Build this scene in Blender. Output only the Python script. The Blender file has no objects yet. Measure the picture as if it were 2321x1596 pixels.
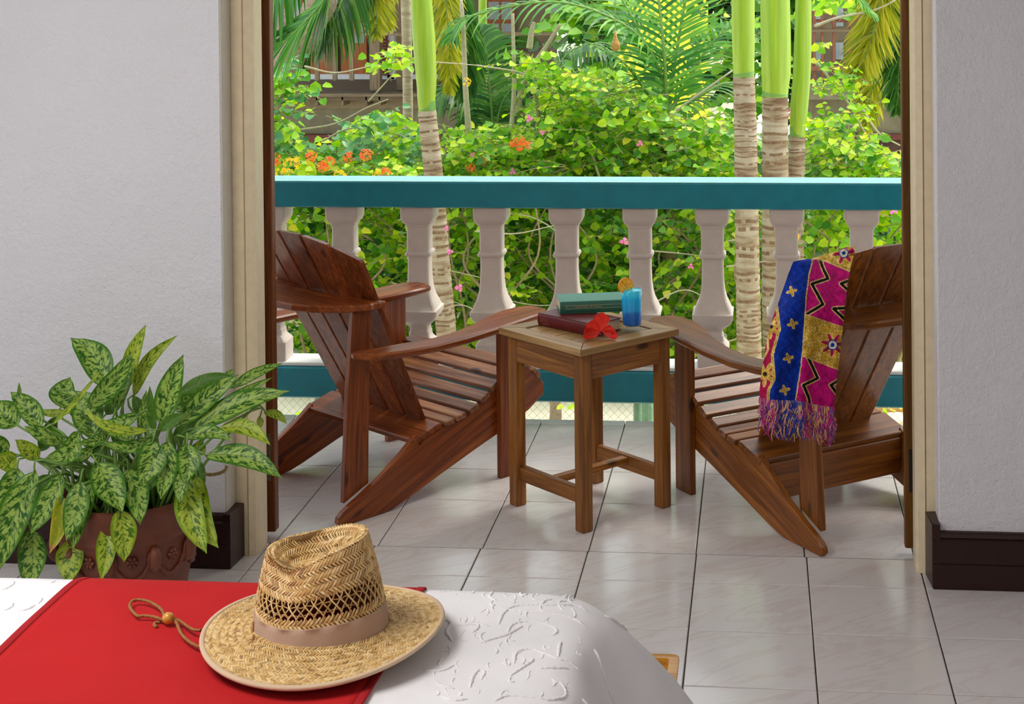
import bpy, math, random
import numpy as np
from mathutils import Vector, Matrix
random.seed(7); RNG = np.random.default_rng(7)
scn = bpy.context.scene; COL = scn.collection
pi = math.pi

# ------------------------------------------------------------------ camera
FPX, PCX, PCY, YAW, PIT, ROL, CX, CY = 3644.0, 1363.27, -56.75, -0.09752, 0.00988, -0.00963, 1.52623, -4.67242
CZ = 1.8
def cam_axes():
    cy, sy, cp, sp, cr, sr = math.cos(YAW), math.sin(YAW), math.cos(PIT), math.sin(PIT), math.cos(ROL), math.sin(ROL)
    f = Vector((sy*cp, cy*cp, -sp)); r = Vector((cy, -sy, 0)); u = r.cross(f)
    return cr*r + sr*u, -sr*r + cr*u, f
RX, UX, FX = cam_axes()
cd = bpy.data.cameras.new('camera'); cam = bpy.data.objects.new('camera', cd); COL.objects.link(cam)
M = Matrix((( RX.x, UX.x, -FX.x, CX), (RX.y, UX.y, -FX.y, CY), (RX.z, UX.z, -FX.z, CZ), (0, 0, 0, 1)))
cam.matrix_world = M
cd.sensor_width = 36; cd.lens = FPX/2321*36; cd.shift_x = (1160.5-PCX)/2321; cd.shift_y = (PCY-798)/2321
cd.clip_start = .05; cd.clip_end = 200
scn.camera = cam
scn.view_settings.view_transform = 'Standard'; scn.view_settings.look = 'None'
scn.view_settings.gamma = 1; scn.view_settings.use_curve_mapping = False
scn.view_settings.exposure = 0.0

# ------------------------------------------------------------------ sky, sun, window light, added room fills
w = bpy.data.worlds.new('overcast_sky'); scn.world = w; w.use_nodes = True
nt = w.node_tree; bg = nt.nodes['Background']
tc = nt.nodes.new('ShaderNodeTexCoord'); sx = nt.nodes.new('ShaderNodeSeparateXYZ'); rp = nt.nodes.new('ShaderNodeValToRGB')
nt.links.new(tc.outputs['Generated'], sx.inputs[0]); nt.links.new(sx.outputs['Z'], rp.inputs[0]); nt.links.new(rp.outputs[0], bg.inputs[0])
rp.color_ramp.elements[0].color = (.80, .86, .90, 1); rp.color_ramp.elements[1].color = (.86, .94, 1, 1)
bg.inputs[1].default_value = 1.9
sd = bpy.data.lights.new('sun', 'SUN'); sun = bpy.data.objects.new('sun', sd); COL.objects.link(sun)
sd.energy = 3.9; sd.angle = math.radians(30); sd.color = (1, .95, .84)
sun.rotation_euler = Vector((.42, .38, .82)).to_track_quat('Z', 'Y').to_euler()   # high hazy sun beyond the garden, to the right
def area(name, loc, target, sx_, sy_, power, colr):
    l = bpy.data.lights.new(name, 'AREA'); l.shape = 'RECTANGLE'; l.size = sx_; l.size_y = sy_; l.energy = power; l.color = colr
    o = bpy.data.objects.new(name, l); COL.objects.link(o); o.location = loc
    o.rotation_euler = (Vector(target)-Vector(loc)).to_track_quat('-Z', 'Y').to_euler(); return o
area('window_light', (-2.35, -2.6, 1.55), (0.9, -.9, .9), 1.6, 1.3, 24, (.93, .95, 1))
area('bed_fill', (-.3, -2.6, 2.60), (.1, -2.3, 0), 1.2, .9, 45, (1, .97, .94))  # unseen fill over the bed, added to brighten its top
area('warm_fill', (2.3, -4.6, 2.3), (1.2, -.2, .5), .9, .7, 10, (1, .86, .74))  # weak warm fill added from the right, no fitting there

def ray(x, y):
    return RX*((x-PCX)/FPX) - UX*((y-PCY)/FPX) + FX
CAM = Vector((CX, CY, CZ))
def WY(x, y, Y):
    d = ray(x, y); return CAM + d*((Y-CY)/d.y)
def WZ(x, y, Z):
    d = ray(x, y); return CAM + d*((Z-CZ)/d.z)

# ------------------------------------------------------------------ materials
MATS = {}
def nodes(name):
    m = bpy.data.materials.new(name); m.use_nodes = True
    return m, m.node_tree, m.node_tree.nodes['Principled BSDF']
def N(nt, kind, **kw):
    n = nt.nodes.new(kind)
    for k, v in kw.items(): setattr(n, k, v)
    return n
def L(nt, a, b): nt.links.new(a, b)
def ramp(nt, stops, fac=None, interp=None):
    r = N(nt, 'ShaderNodeValToRGB')
    if interp: r.color_ramp.interpolation = interp
    e = r.color_ramp.elements
    while len(e) < len(stops): e.new(.5)
    for i, (p, c) in enumerate(stops):
        e[i].position = p; e[i].color = (*c, 1) if len(c) == 3 else c
    if fac is not None: L(nt, fac, r.inputs[0])
    return r
def noise(nt, vec, scale=5, detail=3, rough=.5, dist=0):
    n = N(nt, 'ShaderNodeTexNoise'); n.inputs['Scale'].default_value = scale; n.inputs['Detail'].default_value = detail
    n.inputs['Roughness'].default_value = rough; n.inputs['Distortion'].default_value = dist
    if vec is not None: L(nt, vec, n.inputs['Vector'])
    return n
def mapping(nt, vec, scale=(1, 1, 1), loc=(0, 0, 0)):
    m = N(nt, 'ShaderNodeMapping'); m.inputs['Scale'].default_value = scale; m.inputs['Location'].default_value = loc
    L(nt, vec, m.inputs['Vector']); return m
def bump(nt, h, bsdf, strength=.3, dist=.002):
    b = N(nt, 'ShaderNodeBump'); b.inputs['Strength'].default_value = strength; b.inputs['Distance'].default_value = dist
    L(nt, h, b.inputs['Height']); L(nt, b.outputs[0], bsdf.inputs['Normal']); return b
def mixc(nt, fac, a, b, mode='MIX'):
    m = N(nt, 'ShaderNodeMix', data_type='RGBA', blend_type=mode)
    for sock, v in ((m.inputs[0], fac), (m.inputs[6], a), (m.inputs[7], b)):
        if isinstance(v, (int, float)): sock.default_value = v
        elif isinstance(v, tuple): sock.default_value = (*v, 1)
        else: L(nt, v, sock)
    return m.outputs[2]
def plain(name, colr, rough=.6, nscale=0, amt=.15, bstr=0, metal=0, spec=None, bdist=.002):
    m, nt, b = nodes(name)
    b.inputs['Roughness'].default_value = rough; b.inputs['Metallic'].default_value = metal
    if spec is not None: b.inputs['Specular IOR Level'].default_value = spec
    b.inputs['Base Color'].default_value = (*colr, 1)
    if nscale:
        tcn = N(nt, 'ShaderNodeTexCoord'); n = noise(nt, tcn.outputs['Object'], nscale, 5, .6)
        r = ramp(nt, [(.3, tuple(c*(1-amt) for c in colr)), (.7, tuple(min(1, c*(1+amt)) for c in colr))], n.outputs[0])
        L(nt, r.outputs[0], b.inputs['Base Color'])
        if bstr: bump(nt, n.outputs[0], b, bstr, bdist)
    MATS[name] = m; return m
def wood(name, dark, mid, light, rough=.38, knots=True, gscale=1.0):
    """grain follows each board's own 'grain' attribute: (along, across, across)"""
    m, nt, b = nodes(name); b.inputs['Roughness'].default_value = rough; b.inputs['Specular IOR Level'].default_value = .38
    at = N(nt, 'ShaderNodeAttribute', attribute_name='grain')
    oi = N(nt, 'ShaderNodeObjectInfo')
    ad = N(nt, 'ShaderNodeVectorMath', operation='ADD'); L(nt, at.outputs['Vector'], ad.inputs[0])
    sc = N(nt, 'ShaderNodeVectorMath', operation='SCALE'); sc.inputs[0].default_value = (7, 3, 5); L(nt, oi.outputs['Random'], sc.inputs['Scale']); L(nt, sc.outputs[0], ad.inputs[1])
    m1 = mapping(nt, ad.outputs[0], (1.6*gscale, 38*gscale, 38*gscale)); n1 = noise(nt, m1.outputs[0], 1.3, 6, .62, .8)
    m2 = mapping(nt, ad.outputs[0], (6*gscale, 220*gscale, 220*gscale)); n2 = noise(nt, m2.outputs[0], 1.0, 3, .6)
    r = ramp(nt, [(.28, dark), (.5, mid), (.74, light)], n1.outputs[0])
    r2 = ramp(nt, [(.35, (.62, .62, .62)), (.6, (1, 1, 1))], n2.outputs[0])
    c = mixc(nt, .55, r.outputs[0], r2.outputs[0], 'MULTIPLY')
    # board to board shift
    hs = N(nt, 'ShaderNodeHueSaturation'); mr = N(nt, 'ShaderNodeMapRange'); L(nt, oi.outputs['Random'], mr.inputs[0]); mr.inputs[3].default_value = .78; mr.inputs[4].default_value = 1.22
    L(nt, mr.outputs[0], hs.inputs['Value']); L(nt, c, hs.inputs['Color']); c = hs.outputs[0]
    if knots:
        m3 = mapping(nt, ad.outputs[0], (4.2, 11, 11)); v = N(nt, 'ShaderNodeTexVoronoi'); v.inputs['Scale'].default_value = 1; L(nt, m3.outputs[0], v.inputs['Vector'])
        rk = ramp(nt, [(.0, (1, 1, 1)), (.09, (.75, .75, .75)), (.15, (0, 0, 0))], v.outputs['Distance'])
        c = mixc(nt, rk.outputs[0], c, tuple(x*.32 for x in dark))
    L(nt, c, b.inputs['Base Color'])
    bump(nt, n2.outputs[0], b, .18, .001)
    MATS[name] = m; return m

wood('red_wood', (.075, .014, .003), (.23, .050, .008), (.42, .115, .018), .33)
wood('brown_wood', (.085, .024, .004), (.235, .072, .009), (.42, .15, .020), .35)
wood('seat_wood', (.085, .030, .012), (.25, .095, .038), (.46, .24, .11), .38)
wood('table_wood', (.105, .034, .006), (.27, .098, .015), (.46, .20, .04), .42)
wood('tabletop_wood', (.17, .085, .025), (.33, .19, .065), (.46, .30, .13), .40, knots=False)
wood('door_wood', (.075, .020, .006), (.155, .044, .010), (.24, .075, .018), .42, knots=False)
wood('door_wood_amber', (.10, .038, .006), (.19, .075, .010), (.28, .115, .018), .42, knots=False)
wood('amber_wood', (.35, .13, .012), (.56, .25, .025), (.75, .40, .06), .28, knots=False)
wood('grey_wood', (.07, .050, .028), (.135, .10, .06), (.20, .155, .095), .8, knots=False)
wood('frame_orange', (.22, .06, .015), (.36, .10, .02), (.46, .16, .03), .5, knots=False)
def wall_mat(name, c):
    m, nt, b = nodes(name); b.inputs['Roughness'].default_value = .55
    tcn = N(nt, 'ShaderNodeTexCoord'); n = noise(nt, tcn.outputs['Object'], 1.3, 4, .6); n2 = noise(nt, tcn.outputs['Object'], 85, 4, .65); n3 = noise(nt, tcn.outputs['Object'], 9, 5, .7)
    r = ramp(nt, [(.3, tuple(x*.95 for x in c)), (.7, c)], n.outputs[0]); L(nt, r.outputs[0], b.inputs['Base Color'])
    ad = N(nt, 'ShaderNodeMath', operation='ADD'); L(nt, n2.outputs[0], ad.inputs[0]); mu = N(nt, 'ShaderNodeMath', operation='MULTIPLY'); mu.inputs[1].default_value = 2.2
    L(nt, n3.outputs[0], mu.inputs[0]); L(nt, mu.outputs[0], ad.inputs[1]); bump(nt, ad.outputs[0], b, .85, .0045)
    MATS[name] = m
wall_mat('wall_paint', (.74, .735, .76))
wall_mat('outside_paint', (.50, .45, .42))
wall_mat('ceiling_paint', (.70, .69, .68))
plain('cream_paint', (.75, .63, .42), .42, 30, .06, .25)
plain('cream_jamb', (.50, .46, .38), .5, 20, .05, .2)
plain('skirting_paint', (.026, .008, .007), .34, 40, .12, .15, spec=.3)
plain('grout', (.075, .062, .045), .85, 60, .2)
plain('teal_paint_skylit', (.25, .52, .56), .4, 14, .08, .3, bdist=.003)
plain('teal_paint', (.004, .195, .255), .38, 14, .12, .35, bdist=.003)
plain('baluster_paint', (.54, .465, .415), .55, 26, .05, .4, bdist=.003)
plain('white_paint', (.74, .76, .74), .5, 12, .05, .2)
plain('concrete', (.30, .27, .24), .9, 6, .2, .3)
# tiles
m, nt, b = nodes('floor_tile'); MATS['floor_tile'] = m
tcn = N(nt, 'ShaderNodeTexCoord'); oi = N(nt, 'ShaderNodeObjectInfo')
sc = N(nt, 'ShaderNodeVectorMath', operation='SCALE'); sc.inputs[0].default_value = (9, 4, 6); L(nt, oi.outputs['Random'], sc.inputs['Scale'])
ad = N(nt, 'ShaderNodeVectorMath', operation='ADD'); L(nt, tcn.outputs['Object'], ad.inputs[0]); L(nt, sc.outputs[0], ad.inputs[1])
mp0 = mapping(nt, ad.outputs[0]); mp0.inputs['Rotation'].default_value = (0, 0, -.62); mp = mapping(nt, mp0.outputs[0], (2.2, 7.5, 3))
n1 = noise(nt, mp.outputs[0], 1.0, 4, .6, 1.2)
r = ramp(nt, [(.34, (.66, .625, .62)), (.46, (.675, .64, .635)), (.52, (.63, .565, .548)), (.56, (.67, .635, .63)), (.7, (.69, .66, .655))], n1.outputs[0])
L(nt, r.outputs[0], b.inputs['Base Color']); b.inputs['Roughness'].default_value = .17; b.inputs['Specular IOR Level'].default_value = .55
n2 = noise(nt, tcn.outputs['Object'], 5, 2); bump(nt, n2.outputs[0], b, .08, .003)
plain('terracotta', (.145, .034, .013), .55, 18, .18, .4, bdist=.004)
plain('soil', (.02, .012, .008), .95, 40, .4, .8)
# cloths
def cloth(name, c, rough=.85, sheen=.3, ns=260, bs=.25, big=0):
    m, nt, b = nodes(name); b.inputs['Roughness'].default_value = rough; b.inputs['Specular IOR Level'].default_value = .12
    tcn = N(nt, 'ShaderNodeTexCoord'); n = noise(nt, tcn.outputs['Object'], ns, 2, .5); n2 = noise(nt, tcn.outputs['Object'], 7, 3, .5)
    r = ramp(nt, [(.3, tuple(x*.9 for x in c)), (.7, c)], n2.outputs[0]); L(nt, r.outputs[0], b.inputs['Base Color'])
    ad = N(nt, 'ShaderNodeMath', operation='ADD'); L(nt, n.outputs[0], ad.inputs[0]); mu = N(nt, 'ShaderNodeMath', operation='MULTIPLY'); mu.inputs[1].default_value = big; L(nt, n2.outputs[0], mu.inputs[0]); L(nt, mu.outputs[0], ad.inputs[1])
    bump(nt, ad.outputs[0], b, bs, .0012); MATS[name] = m
cloth('coverlet_white', (.87, .86, .88), .8, .2, 420, .2, 3)
cloth('runner_red', (.50, .016, .018), .8, .35, 500, .3, 5)
cloth('runner_hem', (.40, .018, .022), .8, .3, 500, .3, 3)
cloth('hat_band', (.50, .345, .255), .8, .2, 500, .25)
cloth('hat_binding', (.66, .49, .33), .75, .2, 400, .2)
def island(name, stops, rough=.5, translucent=0, spec=.4, objrand=False):
    m, nt, b = nodes(name); b.inputs['Roughness'].default_value = rough; b.inputs['Specular IOR Level'].default_value = spec
    g = N(nt, 'ShaderNodeNewGeometry'); r = ramp(nt, stops, g.outputs['Random Per Island'])
    colr = r.outputs[0]; L(nt, colr, b.inputs['Base Color'])
    if translucent:
        t = N(nt, 'ShaderNodeBsdfTranslucent'); hs = N(nt, 'ShaderNodeHueSaturation'); hs.inputs['Value'].default_value = 1.5; hs.inputs['Saturation'].default_value = 1.05; L(nt, colr, hs.inputs['Color']); L(nt, hs.outputs[0], t.inputs['Color'])
        mx = N(nt, 'ShaderNodeMixShader'); mx.inputs[0].default_value = translucent; L(nt, b.outputs[0], mx.inputs[1]); L(nt, t.outputs[0], mx.inputs[2])
        L(nt, mx.outputs[0], nt.nodes['Material Output'].inputs['Surface'])
    MATS[name] = m; return m
island('straw', [(0, (.46, .27, .09)), (.3, (.62, .40, .15)), (.6, (.70, .49, .21)), (.85, (.78, .59, .30)), (1, (.30, .16, .055))], .42)
island('leaf_bright', [(0, (.05, .22, .010)), (.3, (.17, .43, .012)), (.6, (.31, .57, .018)), (.85, (.46, .68, .03)), (1, (.64, .70, .04))], .45, .42)
island('leaf_lime', [(0, (.13, .37, .012)), (.3, (.30, .56, .018)), (.6, (.48, .70, .028)), (.85, (.64, .76, .04)), (1, (.78, .70, .07))], .45, .45)
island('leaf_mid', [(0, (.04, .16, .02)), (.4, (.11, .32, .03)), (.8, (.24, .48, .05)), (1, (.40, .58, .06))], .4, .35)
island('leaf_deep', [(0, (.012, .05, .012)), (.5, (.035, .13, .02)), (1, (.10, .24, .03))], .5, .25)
island('leaf_blue', [(0, (.05, .20, .07)), (.5, (.12, .36, .13)), (1, (.28, .52, .22))], .35, .3)
island('frond_green', [(0, (.02, .13, .015)), (.5, (.07, .27, .03)), (1, (.20, .44, .06))], .36, .3, .4)
island('frond_gold', [(0, (.16, .20, .015)), (.4, (.34, .36, .025)), (.8, (.50, .48, .05)), (1, (.60, .50, .10))], .4, .4)
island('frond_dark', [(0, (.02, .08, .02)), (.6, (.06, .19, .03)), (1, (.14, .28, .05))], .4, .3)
island('flower_orange', [(0, (.85, .10, .02)), (.6, (.95, .22, .04)), (1, (1, .38, .10))], .5, .3)
island('flower_pink', [(0, (.85, .12, .42)), (1, (.95, .30, .60))], .5, .3)
island('flower_yellow', [(0, (.95, .55, .01)), (1, (1, .75, .04))], .5, .3)
plain('bark', (.27, .21, .14), .85, 40, .4, .5, bdist=.006)
plain('twig', (.34, .26, .15), .8, 60, .3)
plain('twig_pale', (.50, .44, .30), .75, 60, .2)
plain('green_stem', (.16, .30, .05), .5, 60, .2)
plain('sand', (.88, .80, .62), .95, 3, .12, .3)
plain('galvanised', (.35, .33, .27), .5, metal=.6)
plain('green_post', (.16, .33, .20), .5, 20, .2)
plain('yellow_wall', (.86, .68, .03), .7, 5, .06)
plain('house_wall', (.19, .15, .09), .85, 5, .15)
plain('house_white', (.66, .68, .66), .7, 8, .06)
plain('house_base', (.15, .135, .085), .9, 5, .2)
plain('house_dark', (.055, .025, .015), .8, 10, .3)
plain('brick_red', (.20, .07, .04), .85, 20, .2)
plain('roof_red', (.10, .025, .015), .8, 20, .3)
m = plain('pane_glass', (.30, .36, .38), .08, spec=.8)
plain('curtain', (.30, .33, .34), .8, 20, .1)
plain('iron_dark', (.045, .035, .03), .5, metal=.6)
plain('plate_metal', (.20, .16, .11), .5, 80, .35, metal=.5)
plain('green_cover', (.020, .115, .072), .5, 300, .12, .2)
plain('green_cover_pale', (.055, .22, .15), .55, 300, .12, .2)  # paler green for the book's top board
plain('red_cover', (.115, .006, .010), .32, 300, .12, .1)
plain('page_paper', (.66, .55, .36), .85, 120, .1)
plain('gold_print', (.52, .40, .18), .45)
plain('rose_print', (.36, .13, .09), .5)
plain('brown_cord', (.30, .125, .030), .8, 200, .3, .6)
plain('bead_wood', (.62, .30, .05), .22, 30, .2)
plain('rope', (.36, .24, .10), .85, 150, .3, .7)
# palm trunk: rings are geometry, colour is bark bands along the height
def trunk_mat(name, a, b_, c):
    m, nt, bs = nodes(name); bs.inputs['Roughness'].default_value = .8
    at = N(nt, 'ShaderNodeTexCoord'); mp = mapping(nt, at.outputs['Object'], (5, 5, 26)); n = noise(nt, mp.outputs[0], 1, 5, .65, .6)
    mp2 = mapping(nt, at.outputs['Object'], (40, 40, 4)); n2 = noise(nt, mp2.outputs[0], 1, 4, .6)
    r = ramp(nt, [(.32, a), (.45, b_), (.62, c)], n.outputs[0]); r2 = ramp(nt, [(.3, (.8, .8, .8)), (.7, (1, 1, 1))], n2.outputs[0])
    L(nt, mixc(nt, .8, r.outputs[0], r2.outputs[0], 'MULTIPLY'), bs.inputs['Base Color']); bump(nt, n.outputs[0], bs, .5, .006); MATS[name] = m
trunk_mat('palm_trunk', (.20, .115, .06), (.36, .27, .165), (.50, .43, .31))
trunk_mat('palm_trunk_tan', (.22, .16, .09), (.36, .29, .17), (.46, .40, .25))
plain('trunk_ring', (.22, .135, .075), .85, 60, .4)
m, nt, bs = nodes('crownshaft'); MATS['crownshaft'] = m; bs.inputs['Roughness'].default_value = .33
at = N(nt, 'ShaderNodeTexCoord'); mp = mapping(nt, at.outputs['Object'], (30, 30, 1.5)); n = noise(nt, mp.outputs[0], 1, 4, .6)
r = ramp(nt, [(.3, (.23, .40, .018)), (.55, (.33, .50, .03)), (.75, (.44, .57, .10))], n.outputs[0]); L(nt, r.outputs[0], bs.inputs['Base Color'])
plain('shaft_base', (.17, .36, .07), .4, 20, .15)
plain('bloom_white', (.62, .66, .50), .7, 20, .1)
# variegated house plant leaf: 'leafuv' = (along 0..1, across -1..1, random)
def agla(name, dark, pale, edge, amount=.5):
    m, nt, b = nodes(name); b.inputs['Roughness'].default_value = .38; b.inputs['Specular IOR Level'].default_value = .28
    at = N(nt, 'ShaderNodeAttribute', attribute_name='leafuv'); sp = N(nt, 'ShaderNodeSeparateXYZ'); L(nt, at.outputs['Vector'], sp.inputs[0])
    ab = N(nt, 'ShaderNodeMath', operation='ABSOLUTE'); L(nt, sp.outputs['Y'], ab.inputs[0])
    # oblique feather coordinate: along - .22*|across|
    ml = N(nt, 'ShaderNodeMath', operation='MULTIPLY'); ml.inputs[1].default_value = -.17; L(nt, ab.outputs[0], ml.inputs[0])
    adx = N(nt, 'ShaderNodeMath', operation='ADD'); L(nt, sp.outputs['X'], adx.inputs[0]); L(nt, ml.outputs[0], adx.inputs[1])
    cb = N(nt, 'ShaderNodeCombineXYZ'); L(nt, adx.outputs[0], cb.inputs[0]); L(nt, sp.outputs['Y'], cb.inputs[1]); L(nt, sp.outputs['Z'], cb.inputs[2])
    mp = mapping(nt, cb.outputs[0], (15, 2.6, 9)); n = noise(nt, mp.outputs[0], 1, 5, .68, .5)
    r = ramp(nt, [(amount-.035, (0, 0, 0)), (amount+.035, (1, 1, 1))], n.outputs[0])
    e = ramp(nt, [(.70, (0, 0, 0)), (.90, (1, 1, 1))], ab.outputs[0])
    mid = ramp(nt, [(.0, (1, 1, 1)), (.07, (0, 0, 0))], ab.outputs[0])
    c = mixc(nt, r.outputs[0], pale, dark); c = mixc(nt, e.outputs[0], c, edge)
    mm = N(nt, 'ShaderNodeMath', operation='MULTIPLY'); mm.inputs[1].default_value = .55; L(nt, mid.outputs[0], mm.inputs[0])
    c = mixc(nt, mm.outputs[0], c, dark)
    L(nt, c, b.inputs['Base Color'])
    mp3 = mapping(nt, cb.outputs[0], (34, .6, 1)); n3 = noise(nt, mp3.outputs[0], 1, 1); bump(nt, n3.outputs[0], b, .25, .003)
    t = N(nt, 'ShaderNodeBsdfTranslucent'); L(nt, c, t.inputs['Color']); mx = N(nt, 'ShaderNodeMixShader'); mx.inputs[0].default_value = .18
    L(nt, b.outputs[0], mx.inputs[1]); L(nt, t.outputs[0], mx.inputs[2]); L(nt, mx.outputs[0], nt.nodes['Material Output'].inputs['Surface'])
    MATS[name] = m
agla('variegated_leaf', (.020, .100, .006), (.32, .48, .085), (.050, .18, .006), .512)
agla('variegated_leaf_yellow', (.060, .16, .006), (.42, .52, .05), (.20, .34, .008), .53)
agla('green_leaf_back', (.060, .155, .012), (.085, .20, .02), (.09, .20, .015), .5)
agla('yellow_leaf', (.30, .36, .02), (.62, .50, .05), (.60, .48, .03), .42)
# printed cloth and other vertex-painted prints
m, nt, b = nodes('printed_cloth'); MATS['printed_cloth'] = m; b.inputs['Roughness'].default_value = .8; b.inputs['Specular IOR Level'].default_value = .1
at = N(nt, 'ShaderNodeAttribute', attribute_name='print'); tcn = N(nt, 'ShaderNodeTexCoord'); n = noise(nt, tcn.outputs['Object'], 38, 4, .7); r = ramp(nt, [(.36, (.55, .55, .55)), (.6, (1.15, 1.15, 1.15))], n.outputs[0])
L(nt, mixc(nt, .9, at.outputs['Color'], r.outputs[0], 'MULTIPLY'), b.inputs['Base Color'])
# glass, drink
m, nt, b = nodes('clear_glass'); MATS['clear_glass'] = m       # thin clear glass: see-through, mirror-like at glancing angles
tr = N(nt, 'ShaderNodeBsdfTransparent'); tr.inputs[0].default_value = (.95, .985, .98, 1); gl = N(nt, 'ShaderNodeBsdfGlossy'); gl.inputs['Roughness'].default_value = .03
lw_ = N(nt, 'ShaderNodeLayerWeight'); lw_.inputs[0].default_value = .25; pw = N(nt, 'ShaderNodeMath', operation='POWER'); pw.inputs[1].default_value = 3; L(nt, lw_.outputs['Facing'], pw.inputs[0]); fz = N(nt, 'ShaderNodeMath', operation='MULTIPLY_ADD'); fz.inputs[1].default_value = .45; fz.inputs[2].default_value = .04; L(nt, pw.outputs[0], fz.inputs[0]); mx = N(nt, 'ShaderNodeMixShader'); L(nt, fz.outputs[0], mx.inputs[0]); L(nt, tr.outputs[0], mx.inputs[1]); L(nt, gl.outputs[0], mx.inputs[2]); L(nt, mx.outputs[0], nt.nodes['Material Output'].inputs['Surface'])
m, nt, b = nodes('blue_drink'); MATS['blue_drink'] = m; b.inputs['Roughness'].default_value = .12
tcn = N(nt, 'ShaderNodeTexCoord'); sp = N(nt, 'ShaderNodeSeparateXYZ'); L(nt, tcn.outputs['Object'], sp.inputs[0])
n = noise(nt, tcn.outputs['Object'], 28, 2); adx = N(nt, 'ShaderNodeMath', operation='MULTIPLY_ADD'); adx.inputs[1].default_value = .03; L(nt, n.outputs[0], adx.inputs[0]); L(nt, sp.outputs['Z'], adx.inputs[2])
mr = N(nt, 'ShaderNodeMapRange'); L(nt, adx.outputs[0], mr.inputs[0]); mr.inputs[1].default_value = .02; mr.inputs[2].default_value = .145
r = ramp(nt, [(0, (.0, .10, .46)), (.40, (.0, .17, .62)), (.5, (.005, .40, .90)), (.8, (.0, .50, .97)), (1, (.04, .72, .98))], mr.outputs[0]); L(nt, r.outputs[0], b.inputs['Base Color'])
m, nt, b = nodes('hibiscus_petal'); MATS['hibiscus_petal'] = m; b.inputs['Roughness'].default_value = .5
at = N(nt, 'ShaderNodeAttribute', attribute_name='leafuv'); mp = mapping(nt, at.outputs['Vector'], (2, 14, 1)); n = noise(nt, mp.outputs[0], 1, 3); r = ramp(nt, [(.35, (.60, .012, .008)), (.65, (.92, .045, .018))], n.outputs[0]); L(nt, r.outputs[0], b.inputs['Base Color'])
t = N(nt, 'ShaderNodeBsdfTranslucent'); L(nt, r.outputs[0], t.inputs['Color']); mx = N(nt, 'ShaderNodeMixShader'); mx.inputs[0].default_value = .3
L(nt, b.outputs[0], mx.inputs[1]); L(nt, t.outputs[0], mx.inputs[2]); L(nt, mx.outputs[0], nt.nodes['Material Output'].inputs['Surface'])
plain('petal_heart', (.10, .002, .006), .5)
plain('leaf_dry', (.50, .26, .07), .8, 60, .3)

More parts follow.
